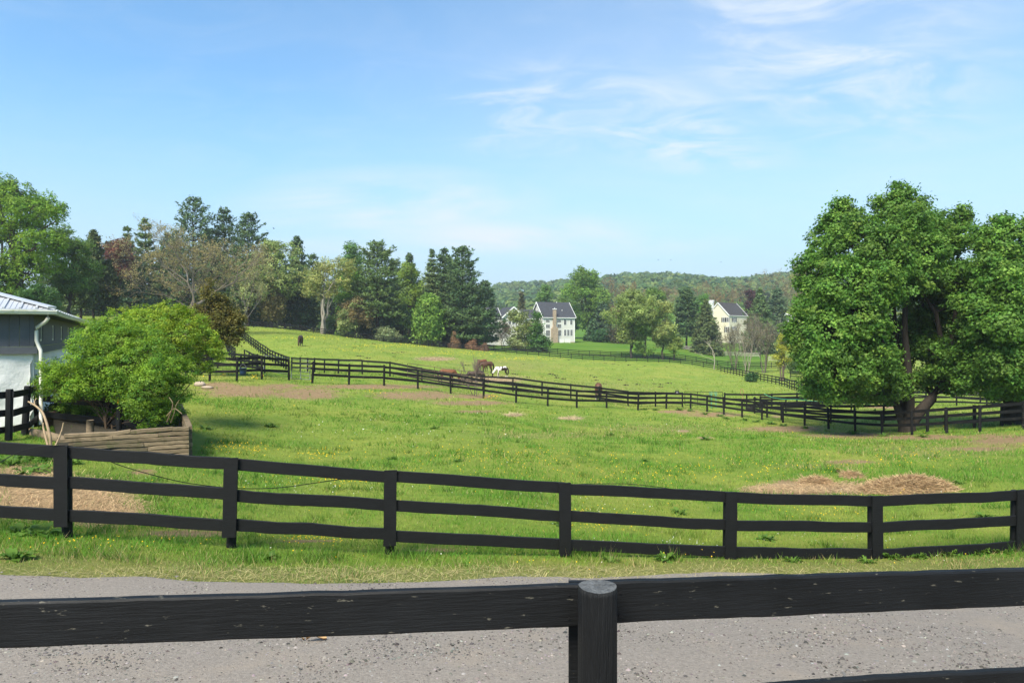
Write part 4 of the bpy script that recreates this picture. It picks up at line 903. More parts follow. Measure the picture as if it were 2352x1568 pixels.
def conifer(name, label, base, h, w, col, r, kind='pine', whorls=22, per=6, tuft=9, size=0.5, tcol=(0.055,0.042,0.032), z0=0.12, lean=(0,0), group=None, sp=1.0):
    paths = [limb((0,0,-0.4), (lean[0], lean[1], h*0.985), w*0.028+0.05, 0.03, r, 8, 0, 0.006)]
    Cs, Ns, Ax, Sz, Cl = [], [], [], [], []
    for i in range(whorls):
        t = (i+r.uniform(-0.25,0.25))/(whorls-1); t = min(0.985, max(0, t)); z = h*(z0+(1-z0)*t)
        if kind == 'pine': pr = max(0.13, (1-t)**0.45*(0.86+0.22*math.sin(i*1.9+w))) if t > 0.25 else 0.75+0.2*t/0.25
        elif kind == 'spruce': pr = (1-t)**0.85
        else: pr = math.sin(math.pi*min(1,0.22+0.78*t))**0.55*(1-0.35*t)
        for b in range(per + (1 if t < 0.5 else 0)):
            a = b*2*math.pi/per + i*1.7 + r.uniform(-0.35,0.35); L = max(0.25, w*0.5*pr*r.uniform(0.75,1.2))
            el = {'pine': 0.05+0.55*t, 'spruce': -0.22+0.5*t, 'cedar': 0.75}[kind] + r.normal(0,0.08)
            st = np.array([lean[0]*z/h, lean[1]*z/h, z]); dv = np.array([math.cos(a)*math.cos(el), math.sin(a)*math.cos(el), math.sin(el)])
            s = np.linspace(0,1,5)[:,None]; curve = {'pine': 0.10, 'spruce': 0.05, 'cedar': 0.25}[kind]
            q = st + dv*L*s + np.array([0,0,1])*L*curve*(s**2 - s*0.4)
            if L > 0.6: paths.append((q, np.linspace(0.012*L+0.015, 0.008, 5)))
            m = max(5, int(tuft*2.6*L/(w*0.28)))
            u_ = r.uniform(0.22 if kind != 'pine' else 0.35, 1.03, m)
            c = np.stack([np.interp(u_, s[:,0], q[:,k]) for k in range(3)], -1)
            lat = np.array([-math.sin(a), math.cos(a), 0]); lw = (1.1-u_)*L*0.42+size*0.25
            c += lat*(r.normal(size=(m,1))*lw[:,None]) + np.array([0,0,1])*(r.normal(size=(m,1))*size*0.22)
            ax = dv + lat*r.normal(size=(m,1))*0.5 + np.array([0,0,0.25])
            Cs.append(c); Ax.append(ax); Ns.append(np.array([0,0,1.0])*(0.9 if kind != 'cedar' else 0.2)+dv*0.35+r.normal(size=(m,3))*0.45); Sz.append(size*r.uniform(0.7,1.3,m)); Cl.append(jitcol(col, 1, r, 0.10, 0.08).repeat(m,0))
    c = np.concatenate(Cs); ax = np.concatenate(Ax); nn = np.concatenate(Ns); sz = np.concatenate(Sz); cl = np.concatenate(Cl)
    ax /= np.linalg.norm(ax,axis=1)[:,None]
    VV, FF, CC, o = [], [], [], 0
    for rep in range(2):
        V, Fq = leafquads(c + r.normal(size=c.shape)*size*0.22, nn + r.normal(size=nn.shape)*0.6, sz*sp, sz*0.46*sp, r, ax)
        VV.append(V); FF.append(Fq+o); o += len(V); CC.append(np.repeat(cl*np.clip(r.normal(1,0.15,(len(c),1)),0.5,1.6),3,0))
    return finish_tree(name, label, base, paths, tcol, np.concatenate(VV), np.concatenate(FF), np.concatenate(CC), lm=NEEDLE, group=group, sides=5)
def bare(name, label, base, h, w, col, r, depth=6, tr=0.3, bud=None, nb=3, spread=0.6, bush=False, budn=1, budsize=0.25, trunk_h=0.22, stems=1, group=None, cat='tree', crown='buds'):
    paths, tips = [], []
    def grow(p, d, L, rad, lv):
        k = 4; q = [p]; dd = d.copy()
        for i in range(k):
            dd = dd + r.normal(size=3)*0.13 + np.array([0,0,0.05]); dd /= np.linalg.norm(dd); q.append(q[-1]+dd*L/k)
        q = np.array(q); rads = np.linspace(rad, rad*0.62, k+1); paths.append((q, np.maximum(rads, 0.010)))
        if lv == 0: tips.append(q[-1]); tips.append(q[2]); return
        n = nb if lv < depth else nb+1
        for j in range(n):
            ax = np.cross(dd, r.normal(size=3)); ax /= np.linalg.norm(ax); an = spread*r.uniform(0.45,1.25)*(0.55 if j == 0 else 1)
            nd = dd*math.cos(an)+ax*math.sin(an); s = q[-1] if j < 2 else q[r.integers(2,k+1)]
            grow(s, nd, L*r.uniform(0.62,0.86), rad*(0.66 if j == 0 else 0.5), lv-1)
    for s in range(stems):
        a = s*2.4; d0 = np.array([0.28*math.cos(a)*(stems>1), 0.28*math.sin(a)*(stems>1), 1.0]); d0 /= np.linalg.norm(d0)
        grow(np.array([0.15*math.cos(a)*(stems>1),0.15*math.sin(a)*(stems>1),-0.3]), d0, h*trunk_h, tr, depth)
    allp = np.concatenate([q for q,_ in paths]); mxz = allp[:,2].max(); rw = np.percentile(np.hypot(allp[:,0]-allp[:,0].mean(), allp[:,1]-allp[:,1].mean()), 98)
    S = np.array([w/2/max(rw,0.1), w/2/max(rw,0.1), h/mxz])
    paths = [(q*S, rd) for q, rd in paths]; tips = np.array(tips)*S
    V = Fq = C = None
    if bud is not None:
        c = np.repeat(tips, budn, 0)+r.normal(size=(len(tips)*budn,3))*budsize*0.8; V, Fq = leafquads(c, r.normal(size=c.shape)+np.array([0,0,0.5]), budsize*r.uniform(0.6,1.3,len(c)), budsize*0.6, r); C = np.repeat(jitcol(bud, len(c), r, 0.2, 0.1),3,0)
    return finish_tree(name, label, base, paths, col, V, Fq, C, group=group, cat=cat, sides=4, crown=crown)
def TB(u, d): x, y = XY(u, d); return (x, y, float(H(x, y)))
def hw(u, d, vtop, wpx): b = TB(u, d); return b, zpx(vtop, d)-b[2], wpx*d/F
def lobes_px(L, d, base, zs=1.0):
    out = []
    for l in L:
        u, v, rad = l[:3]; dd = l[3] if len(l) > 3 else R.uniform(-1,1)*rad*d/F*0.4
        q = P(u, v, d+dd); s = rad*(d+dd)/F
        out.append((q[0]-base[0], q[1]-base[1], q[2]-base[2], s, s*1.0, s*0.86*zs))
    return out

# ------------------------------------------------------------------ trees and shrubs
def rg(s): return np.random.default_rng(s)
# the two big pear trees at the right
def pear_wood(forks, d, base, tr):
    out = []
    for f in forks:
        q = np.array([P(u, v, d+dd) - np.array(base) for u, v, dd in f[1]]); out.append((q, np.linspace(f[0][0], f[0][1], len(q))))
    return out
def pear(name, label, u, d, L, forks, seed, ncl):
    r = rg(seed); base = TB(u, d); lobes = np.array(lobes_px(L, d, base)); hi = np.array([l[1] < 610 for l in L]); lobes[hi, 3:5] *= 0.84; lobes[hi, 5] *= 1.08
    sub_ = sublobes(lobes*np.array([1,1,1,0.9,0.9,0.95]), 9, r, 0.40); p, dd, k = shell_points(sub_, ncl, r, 0.06, 0.66); n = len(p); tone = np.clip(r.normal(1,0.14,(len(sub_),1)),0.7,1.4); k2_ = k; k = k//10
    sub = r.normal(size=(n,3)); nl = 26; idx = np.repeat(np.arange(n), nl); m = len(idx)
    c = p[idx] + r.normal(size=(m,3))*np.array([0.17,0.17,0.13])
    nn = dd[idx]*0.9+np.array([0,0,0.5])+r.normal(size=(m,3))*0.5
    cc = jitcol((0.070,0.138,0.024), n, r, 0.15, 0.10); young = (r.random(n) < 0.22); cc[young] = jitcol((0.112,0.185,0.032), int(young.sum()), r, 0.12, 0.08); cc = cc*tone[k2_]
    ln = r.uniform(0.11,0.20,m); V, Fq = leafquads(c, nn, ln, ln*0.78, r)
    C = np.repeat(cc[idx]*np.clip(r.normal(1,0.14,(m,1)),0.5,1.5),3,0)
    paths = pear_wood(forks, d, base, 0.3)
    tips = [q[-1] for q,_ in paths]
    for l in lobes:
        t0 = min(tips+[q[len(q)//2] for q,_ in paths], key=lambda t: np.linalg.norm(np.array(t)-l[:3])+ (3 if t[2] > l[2] else 0)); paths.append(limb(t0, l[:3], 0.075, 0.03, r, 6, 0.08, 0.04))
    for i in r.choice(n, int(n*0.18), replace=False): paths.append(limb(lobes[k[i],:3], p[i], 0.022, 0.008, r, 4, 0.05, 0.06))
    return finish_tree(name, label, base, paths, (0.040,0.033,0.027), V, Fq, C, sides=8)
pear('pear_tree', 'large dense pear tree with several trunks behind the curving fence', 2085, 40.0,
     [(2062,462,40,0),(2040,500,45,0.3),(2100,500,50,0),(2070,545,85,-1.2),(1945,505,48,0.6),(1905,545,45,0.8),(1960,570,70,-1.0),(2020,580,75,-2.2),(2120,590,75,-1.8),(2190,550,52,0.2),(2212,507,30,0.5),(1890,620,62,0.2),(1950,650,85,-2.6),(1865,700,58,0),(1845,760,42,0.4),(1905,760,80,-2.6),(1980,730,75,-3.2),(1835,800,26,0.2),(1868,840,50,0),(1925,850,72,-2.4),(1995,830,60,-2.6),(1955,895,42,-1.4),(1870,895,34,0.3),(2045,670,44,-2.4),(2185,640,62,0.6),(2205,720,55,1.4),(2185,800,50,1.6),(2140,740,60,3.2),(2060,790,70,3.4),(2150,860,45,3),(2040,640,75,2.8),(1950,740,90,3.2),(1930,840,70,3),(2110,560,90,3),(2040,905,30,-0.6),(1905,905,28,-0.8),(2000,660,60,-3.4),(2035,860,34,-1.2),(2085,615,46,-2.0),(1990,905,24,0.5),(2120,700,62,2.4),(2150,800,55,2.6),(2210,850,42,0.8),(2130,640,62,2.2),(2190,885,34,0.4),(2115,800,34,1.2),(2060,880,34,-1.0),(2125,865,30,0.9),(2060,432,16,0),(2075,447,22,0),(1932,474,22,0.4),(2211,487,17,0.4),(1992,522,32,0.2),(2142,532,36,0.2),(2100,455,20,0.2),(1895,515,24,0.6),(1860,650,28,0.2),(2020,470,24,0.3),(2192,815,42,-0.9),(2216,868,30,-0.6),(2155,855,20,-0.7)],
     [((0.50,0.42),[(2083,992,0),(2084,965,0)]), ((0.20,0.10),[(2070,970,-0.1),(2058,930,-0.3),(2045,880,-0.6),(2030,800,-0.8),(2010,690,-0.9)]), ((0.24,0.10),[(2080,970,0.2),(2074,920,0.3),(2068,850,0.5),(2055,740,0.5),(2045,600,0.3)]), ((0.27,0.10),[(2088,970,-0.2),(2091,920,-0.4),(2086,850,-0.4),(2078,760,-0.3),(2080,640,-0.2),(2070,520,0)]), ((0.36,0.20,),[(2095,968,0.1),(2112,945,0.1),(2140,915,0.3),(2160,880,0.4),(2172,830,0.5)]), ((0.18,0.06),[(2160,880,0.4),(2165,800,0.2),(2150,720,0.2),(2110,660,0.2),(2060,640,0.2)]), ((0.17,0.06),[(2170,840,0.5),(2190,760,0.5),(2200,660,0.5),(2200,560,0.4)])], 21, 8200)
pear('pear_tree', 'second pear tree cut by the right edge of the view', 2325, 38.0,
     [(2292,525,34,0),(2265,555,42,0.2),(2330,565,55,-0.8),(2265,620,55,-0.8),(2330,650,75,-2.2),(2255,690,55,-1.2),(2320,740,80,-2.8),(2250,765,55,-1.4),(2300,830,70,-2.6),(2240,830,45,-0.8),(2225,870,32,-0.3),(2275,885,40,-1.5),(2370,860,60,-2.4),(2385,590,65,-0.5),(2420,680,85,-1.5),(2430,780,80,-1.5),(2420,870,50,-1),(2345,640,85,2.4),(2300,770,85,2.4),(2400,760,90,2.4),(2330,890,36,-1.6),(2380,530,45,0.3),(2440,590,60,0.5)],
     [((0.52,0.36),[(2325,985,0),(2326,940,0),(2328,895,0)]), ((0.28,0.08),[(2318,930,0),(2305,860,0.2),(2290,760,0.2),(2290,620,0)]), ((0.30,0.08),[(2335,930,0),(2350,850,0),(2360,740,0),(2350,600,0)]), ((0.22,0.08),[(2330,920,0.2),(2390,840,0.4),(2430,740,0.4)])], 22, 5400)

# big loose shrub in the raised bed
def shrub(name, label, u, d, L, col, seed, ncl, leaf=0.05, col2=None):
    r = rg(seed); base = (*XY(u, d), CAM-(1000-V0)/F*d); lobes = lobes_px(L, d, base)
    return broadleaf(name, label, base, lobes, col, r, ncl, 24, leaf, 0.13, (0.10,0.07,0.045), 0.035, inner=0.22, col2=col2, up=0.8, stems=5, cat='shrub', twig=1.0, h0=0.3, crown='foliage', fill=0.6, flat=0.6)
shrub('shrub', 'large fresh green shrub spilling over the fence beside the stable', 250, 19.2,
      [(125,880,36,1.2),(150,848,48,0.6),(200,815,62,0.1),(270,792,70,0.1),(330,815,75,-0.2),(385,850,55,-0.2),(240,842,62,-0.3),(170,872,40,0.5),(345,890,70,-0.7),(290,930,45,0.9),(385,905,42,-0.3),(215,885,45,0.9),(300,845,72,-0.6),(350,945,42,-0.5),(108,895,22,1.3),(250,760,35,0.3),(220,780,35,0.5),(260,960,36,1.1),(200,950,30,1.3),(345,966,34,-0.8),(380,950,28,-0.7),(160,935,28,1.3),(320,935,40,-0.3),(400,930,30,-0.2),(412,905,28,-0.2),(398,958,22,-0.2),(130,862,26,0.2),(195,868,28,-0.3),(122,893,32,0.2),(165,892,36,-0.1),(215,885,40,-0.4),(150,868,36,-0.2),(255,885,36,-0.5),(310,900,44,-0.6)] + [(u_, v_, q_, -0.1) for u_, v_, q_ in [(95,890,9),(105,862,10),(120,838,9),(160,800,12),(180,780,9),(205,762,10),(228,745,9),(300,742,10),(352,752,12),(415,835,12),(428,870,12),(425,905,10),(75,905,8),(395,960,10),(290,735,7),(200,744,5)]], (0.125,0.200,0.018), 31, 3600, col2=(0.070,0.140,0.018))
shrub('shrub', 'yellow green shrub rising behind the larger one, right of the stable', 390, 22.5,
      [(300,750,45,0),(350,735,48,0),(395,730,45,0),(440,755,42,0),(470,785,32,0),(495,810,20,0),(400,775,60,-0.4),(340,775,60,-0.3),(430,810,45,-0.2),(455,835,28,0),(380,712,20,0.1),(415,715,22,0.1),(312,718,9,0),(257,715,7,0),(258,703,4,0),(315,705,5,0),(372,700,9,0),(380,690,6,0),(430,718,9,0),(462,742,9,0),(500,790,8,0),(508,822,9,0),(480,760,8,0),(340,705,7,0)], (0.175,0.225,0.020), 32, 1900, col2=(0.110,0.185,0.020))

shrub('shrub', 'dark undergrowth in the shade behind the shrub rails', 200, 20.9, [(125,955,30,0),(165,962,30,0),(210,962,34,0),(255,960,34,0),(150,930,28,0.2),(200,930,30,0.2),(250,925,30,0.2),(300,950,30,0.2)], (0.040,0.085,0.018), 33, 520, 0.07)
G_BR, G_MID, G_DK, G_PALE, G_YEL = (0.105,0.185,0.020), (0.070,0.135,0.024), (0.045,0.095,0.024), (0.200,0.225,0.070), (0.235,0.235,0.065)
PINE, PINEL, SPR, CEDB, CED = (0.036,0.064,0.024), (0.056,0.088,0.028), (0.036,0.066,0.024), (0.092,0.082,0.022), (0.045,0.070,0.025)
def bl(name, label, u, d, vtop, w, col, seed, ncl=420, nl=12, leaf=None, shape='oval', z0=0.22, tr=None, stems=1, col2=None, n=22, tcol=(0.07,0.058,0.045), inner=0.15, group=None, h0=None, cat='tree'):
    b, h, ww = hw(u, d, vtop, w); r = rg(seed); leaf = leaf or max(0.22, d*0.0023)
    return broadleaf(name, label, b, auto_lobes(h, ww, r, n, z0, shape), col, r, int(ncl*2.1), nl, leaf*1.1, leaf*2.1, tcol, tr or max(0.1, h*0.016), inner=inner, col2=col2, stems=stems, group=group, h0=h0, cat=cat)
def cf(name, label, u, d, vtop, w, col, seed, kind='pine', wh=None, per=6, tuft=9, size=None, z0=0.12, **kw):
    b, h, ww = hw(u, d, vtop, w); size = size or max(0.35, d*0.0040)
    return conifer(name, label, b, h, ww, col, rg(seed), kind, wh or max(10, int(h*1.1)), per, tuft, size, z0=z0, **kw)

# left: maple by the stable roof, line of evergreens
b, h, ww = hw(48, 88, 402, 250); r = rg(41)
L = lobes_px([(0,450,55),(40,440,42),(70,480,45),(100,500,40),(135,490,22),(20,520,60),(80,560,55),(-60,480,60),(-80,560,60),(0,600,60),(60,630,50),(110,610,38),(-40,650,50),(30,680,38),(-100,640,50),(130,560,24),(90,680,26)], 88, b)
broadleaf('maple_tree', 'tall bright green maple rising above the stable roof', b, L, (0.130,0.205,0.020), r, 3600, 16, 0.27, 0.5, (0.085,0.070,0.055), 0.42, inner=0.2, col2=(0.090,0.165,0.020), h0=3.0)
bl('maple_tree', 'mid green tree between the tall maple and the dark evergreens', 160, 96, 518, 120, (0.092,0.150,0.030), 42, 700, 14, shape='oval', col2=(0.07,0.12,0.03))
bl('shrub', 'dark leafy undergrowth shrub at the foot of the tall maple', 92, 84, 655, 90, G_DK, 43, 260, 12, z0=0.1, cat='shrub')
cf('juniper_tree', 'broad grey green juniper above the brown bank', 185, 105, 600, 95, CED, 44, 'cedar', 24, 8, 12, z0=0.16)
cf('juniper_tree', 'tall dark juniper with ragged top left of the purple tree', 215, 110, 530, 70, (0.040,0.058,0.022), 45, 'cedar', 30, 7, 10, z0=0.1)
cf('juniper_tree', 'dark juniper crowding right under the purple tree', 246, 112, 600, 70, (0.036,0.050,0.020), 46, 'cedar', 24, 8, 11, z0=0.1)
bl('beech_tree', 'purple leaved tree among the evergreens at left', 268, 128, 552, 85, (0.095,0.032,0.026), 47, 330, 12, shape='round', z0=0.35, col2=(0.12,0.045,0.03))
cf('pine_tree', 'thin pine top right of the purple tree', 292, 140, 522, 60, PINEL, 48)
cf('pine_tree', 'pine just left of the big bare tree', 333, 145, 505, 90, PINEL, 49)
cf('pine_tree', 'tallest pine standing behind the big bare tree', 445, 150, 458, 190, PINE, 50, tuft=10, z0=0.15)
cf('pine_tree', 'pine to the right of the tallest one', 515, 155, 485, 150, PINE, 51)
cf('pine_tree', 'dark pine with rounded top above the pale blossoming tree', 570, 150, 493, 140, PINE, 52, tuft=10, z0=0.2)
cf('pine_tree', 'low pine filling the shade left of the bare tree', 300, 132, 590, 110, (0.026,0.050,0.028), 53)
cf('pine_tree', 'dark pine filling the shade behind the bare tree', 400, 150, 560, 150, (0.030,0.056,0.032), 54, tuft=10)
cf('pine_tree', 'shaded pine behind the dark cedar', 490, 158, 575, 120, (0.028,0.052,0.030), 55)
b, h, ww = hw(430, 108, 490, 340)
bare('bare_tree', 'large spreading bare tree with tan buds on the left hill', b, h, ww, (0.175,0.148,0.115), rg(56), 7, 0.42, bud=(0.235,0.190,0.085), nb=3, spread=0.72, budn=2, budsize=0.20, trunk_h=0.16)
b, h, ww = hw(560, 118, 600, 110)
bare('bare_tree', 'grey twiggy half bare tree right of the dark cedar', b, h, ww, (0.235,0.205,0.165), rg(57), 5, 0.16, bud=(0.24,0.225,0.10), nb=3, spread=0.7, budn=2, budsize=0.26)
b = TB(452, 41); b2, h, ww = hw(487, 41, 640, 118)
L = lobes_px([(475,665,16),(488,690,26),(480,720,36),(505,715,32),(530,740,28),(460,745,30),(500,755,40),(540,752,20),(470,770,28),(520,775,30),(490,785,28),(545,735,16),(483,648,9)], 41, b)
broadleaf('cedar_tree', 'leaning bronze green cedar at the foot of the grass lane', b, L, (0.088,0.080,0.018), rg(58), 1300, 12, 0.13, 0.28, (0.07,0.05,0.035), 0.10, inner=0.25, col2=(0.110,0.090,0.020), stems=3, up=0.9, h0=0.8)
# middle hedge of mixed trees
bl('blossom_tree', 'pale green blossoming tree left of the horse alone on the hill', 622, 150, 552, 175, (0.200,0.230,0.085), 60, 720, 13, shape='round', z0=0.3, col2=(0.14,0.19,0.05), inner=0.1)
cf('pine_tree', 'narrow dark pine between the two pale trees', 682, 158, 545, 80, PINE, 61)
cf('cedar_tree', 'brown green cedar standing by the far fence left', 625, 150, 648, 85, (0.085,0.078,0.030), 62, 'cedar', 24, 8, 11)
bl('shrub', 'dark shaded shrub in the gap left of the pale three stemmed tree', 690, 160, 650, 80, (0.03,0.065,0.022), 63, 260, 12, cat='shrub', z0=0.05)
b, h, ww = hw(742, 147, 588, 115); r = rg(64)
L = lobes_px([(720,640,26),(745,650,28),(770,620,26),(790,605,18),(735,615,14),(715,665,18),(790,645,22),(760,670,18),(730,680,16),(800,625,14),(745,600,10)], 147, b)
broadleaf('pale_tree', 'pale yellow green tree with three grey stems at the fence', b, L, (0.240,0.235,0.075), r, 520, 13, 0.34, 0.8, (0.26,0.235,0.195), 0.26, stems=3, inner=0.1, h0=6.0, col2=(0.19,0.21,0.07))
bl('maple_tree', 'green maple top rising behind the pale three stemmed tree', 808, 172, 560, 80, G_MID, 65, 380, 12, z0=0.3)
bl('maple_tree', 'bright green leafy tree right of the pale three stemmed tree', 812, 156, 618, 85, (0.095,0.180,0.022), 66, 480, 13, shape='round', z0=0.2)
bl('shrub', 'light variegated shrub low beside the pale stems', 795, 147, 705, 40, (0.18,0.21,0.08), 67, 120, 12, z0=0.1, cat='shrub')
bl('shrub', 'bright green low shrub behind the fence under the pale tree', 790, 150, 745, 45, G_BR, 68, 120, 12, z0=0.1, cat='shrub')
b, h, ww = hw(818, 150, 682, 75)
bare('thicket', 'tan brown dead thicket tree by the far fence', b, h, ww, (0.20,0.145,0.085), rg(69), 5, 0.10, bud=(0.165,0.125,0.060), nb=3, spread=0.8, budn=5, budsize=0.40, stems=3)
cf('pine_tree', 'tall white pine with a clear dark trunk at the far fence', 867, 152, 562, 165, PINEL, 70, tuft=12, wh=24, z0=0.24, per=7)
bl('willow_shrub', 'pale silvery shrub right of the clear pine trunk', 888, 150, 752, 62, (0.17,0.20,0.105), 71, 170, 12, z0=0.08, cat='shrub')
bl('maple_tree', 'yellow green tree glowing behind the white pine', 940, 175, 600, 85, (0.13,0.185,0.025), 72, 380, 12)
cf('pine_tree', 'dark pine top behind the yellow green tree', 940, 190, 584, 60, PINE, 73)
cf('spruce_tree', 'olive spruce left of the biggest pine group', 992, 158, 573, 90, (0.052,0.078,0.028), 74, 'spruce', per=7, tuft=11)
cf('pine_tree', 'big dark white pine beside the house, left of its gables', 1062, 156, 570, 150, PINE, 75, tuft=12, wh=26, per=7, z0=0.08)
cf('pine_tree', 'dark pine leaning in behind the biggest pine', 1020, 166, 575, 110, PINE, 76, tuft=10)
cf('pine_tree', 'lower pine branches reaching toward the house', 1115, 164, 650, 90, (0.040,0.072,0.032), 77)
cf('arborvitae_tree', 'fresh green cone shaped arborvitae in front of the pines', 985, 150, 680, 100, (0.070,0.125,0.022), 78, 'cedar', 26, 9, 12, z0=0.03)
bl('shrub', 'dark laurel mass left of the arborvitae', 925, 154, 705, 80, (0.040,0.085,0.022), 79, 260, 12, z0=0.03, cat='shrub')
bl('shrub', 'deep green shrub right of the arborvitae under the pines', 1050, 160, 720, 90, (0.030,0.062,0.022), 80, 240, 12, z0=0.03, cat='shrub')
# more depth behind so no bare sky shows low down
for i, (u, d, vt, w, c, lab) in enumerate([(330,175,600,160,PINE,'far shaded pine behind the low left pine'),(560,178,600,120,PINE,'far shaded pine behind the blossoming tree'),(655,180,640,120,PINEL,'far pine behind the narrow dark one'),(760,185,650,120,PINE,'far pine in the dark behind the three stems'),(870,185,640,120,PINE,'far pine behind the white pine'),(1000,185,650,140,PINE,'far pine behind the spruce'),(200,150,610,130,PINE,'far pine behind the junipers'),(120,140,620,120,PINEL,'far pine behind the mid green tree'),(385,165,540,110,PINE,'tall pine behind the left half of the bare tree'),(480,172,530,120,PINE,'tall pine behind the right half of the bare tree'),(250,160,560,120,PINE,'far pine behind the purple tree'),(620,185,560,110,PINE,'far pine above the blossoming tree'),(720,190,590,110,PINEL,'far pine above the three stems'),(905,190,600,90,PINE,'far pine right of the white pine'),(1040,180,600,130,PINE,'far pine behind the biggest pine group')]):
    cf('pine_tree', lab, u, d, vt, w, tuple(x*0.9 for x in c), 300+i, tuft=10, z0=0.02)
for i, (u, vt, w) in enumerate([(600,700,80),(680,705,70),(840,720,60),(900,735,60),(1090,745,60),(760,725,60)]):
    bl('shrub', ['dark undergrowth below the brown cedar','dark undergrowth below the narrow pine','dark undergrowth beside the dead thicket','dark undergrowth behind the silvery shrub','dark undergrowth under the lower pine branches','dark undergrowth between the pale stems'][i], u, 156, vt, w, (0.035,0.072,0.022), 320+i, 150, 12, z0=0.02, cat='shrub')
# brown vine mounds
def mound(u, d, vt, w, label, seed, col=(0.185,0.110,0.065)):
    b, h, ww = hw(u, d, vt, w); r = rg(seed)
    L = [(r.normal(0,ww*0.08), r.normal(0,ww*0.08), h*t*0.85, ww*0.5*(1-t*0.72), ww*0.5*(1-t*0.72), h*0.25) for t in np.linspace(0,1,7)]
    p, dd, k = shell_points(L, 1500, r, 0.1, 0.7); ax = r.normal(size=p.shape)*0.7+np.array([0,0,-1.0])
    V, Fq = leafquads(p, dd+r.normal(size=p.shape)*0.3, r.uniform(0.5,1.2,len(p)), 0.09, r, ax); C = np.repeat(jitcol(col, len(p), r, 0.25, 0.08),3,0)
    finish_tree('vine_mound', label, b, [limb((0,0,-0.3),(0,0,h*0.8),0.15,0.08,r,4)], (0.1,0.07,0.05), V, Fq, C, cat='mound', crown='vines')
mound(1043, 151, 764, 30, 'tall narrow heap of dead brown vines at the far fence', 81); mound(1084, 152, 781, 36, 'rounded heap of red brown dead vines at the far fence', 82, (0.21,0.11,0.065)); mound(1112, 152, 790, 26, 'smallest heap of dead brown vines near the house', 83, (0.19,0.11,0.07))
# trees round the house
b, h, ww = hw(1153, 168, 735, 50); bare('bare_tree', 'small twiggy brown tree at the left corner of the house lawn', b, h, ww, (0.20,0.15,0.11), rg(84), 5, 0.09, bud=(0.16,0.12,0.08), nb=3, spread=0.8, stems=2, budn=1, budsize=0.3)
bl('blossom_tree', 'pale blossoming tree in front of the house gable', 1188, 166, 712, 66, (0.190,0.215,0.095), 85, 210, 12, shape='oval', z0=0.08, stems=3, col2=(0.13,0.16,0.04), inner=0.1)
bl('apple_tree', 'dark green two tiered tree in front of the house corner', 1234, 165, 716, 50, (0.055,0.115,0.024), 86, 130, 12, shape='cone', z0=0.05, stems=2)
bl('shrub', 'dark green shrub at the foot of the two tiered tree', 1240, 164, 770, 52, (0.045,0.100,0.024), 87, 160, 12, z0=0.05, cat='shrub')
cf('spruce_tree', 'small dark spruce behind the house roof', 1198, 245, 674, 34, (0.050,0.055,0.026), 88, 'spruce', 18, 7, 9)
bl('maple_tree', 'tall green maple behind the right end of the house', 1350, 250, 622, 125, (0.100,0.165,0.028), 89, 560, 13, shape='vase', z0=0.2, leaf=0.6)
bl('maple_tree', 'green maple top above the house ridge', 1252, 262, 656, 58, (0.075,0.135,0.030), 90, 260, 12, shape='round', z0=0.3, leaf=0.6)
bl('maple_tree', 'leafy green tree just behind the house ridge at right', 1300, 270, 680, 70, (0.095,0.150,0.035), 91, 260, 12, z0=0.2, leaf=0.6)
for i, (u, d, vt, w, lab) in enumerate([(1425,265,636,85,'rusty budding tree right of the tall maple'),(1460,275,645,55,'thin brown budding tree left of the round green tree'),(1408,245,700,70,'brown shaded tree behind the pale willow trees'),(1560,330,652,70,'small rusty tree on the slope left of the cream house'),(1620,320,642,95,'wide rusty budding tree behind the cream house chimney'),(1690,340,645,70,'rusty budding tree above the cream house roof'),(1765,300,620,110,'tall bare brown tree right of the cream house'),(1815,290,640,80,'brown bare tree next to the pear tree edge'),(1655,290,672,60,'tan budding shrub behind the cream ridge')]):
    b, h, ww = hw(u, d, vt, w); bare('bare_tree', lab, b, h, ww, (0.20,0.15,0.115), rg(330+i), 5, 0.16, bud=(0.165,0.112,0.060) if i not in (6,7) else (0.16,0.13,0.075), nb=3, spread=0.55, budn=2, budsize=0.5)
bl('maple_tree', 'yellow olive tree top against the sky left of the pear tree', 1842, 300, 610, 60, (0.20,0.19,0.05), 345, 200, 12, leaf=0.65, z0=0.3)
cf('spruce_tree', 'small dark spruce right of the house', 1362, 222, 735, 42, (0.028,0.055,0.024), 92, 'spruce', 16, 7, 9)
cf('pine_tree', 'dark evergreen in the shade right of the house', 1385, 235, 700, 60, (0.028,0.050,0.026), 93)
bl('shrub', 'low dark hedge shrub at the right end of the house lawn', 1380, 215, 758, 50, (0.030,0.070,0.022), 94, 140, 12, z0=0.02, cat='shrub', leaf=0.45)
bl('shrub', 'brown shaded hedge behind the willow trunks', 1425, 212, 745, 70, (0.060,0.055,0.030), 95, 160, 12, z0=0.02, cat='shrub', leaf=0.45)
bl('willow_tree', 'airy pale green willow leaning at the lawn edge', 1450, 158, 668, 120, (0.145,0.180,0.055), 96, 640, 13, shape='round', z0=0.3, inner=0.1, col2=(0.16,0.20,0.05), leaf=0.34)
bl('willow_tree', 'slender green willow clump with thin stems', 1482, 158, 700, 70, (0.115,0.175,0.035), 97, 320, 12, z0=0.12, stems=4, tr=0.10, leaf=0.34)
bl('willow_tree', 'pale yellow willow right of the slender clump', 1522, 157, 692, 75, (0.200,0.225,0.075), 98, 360, 12, shape='round', z0=0.25, leaf=0.34)
bl('willow_tree', 'small yellow green sapling by the pine trunk', 1548, 157, 760, 40, (0.165,0.205,0.05), 99, 120, 12, z0=0.25, leaf=0.3)
bl('maple_tree', 'round green tree above the pale willows', 1500, 240, 662, 75, (0.085,0.140,0.022), 100, 320, 12, shape='round', z0=0.3, leaf=0.5)
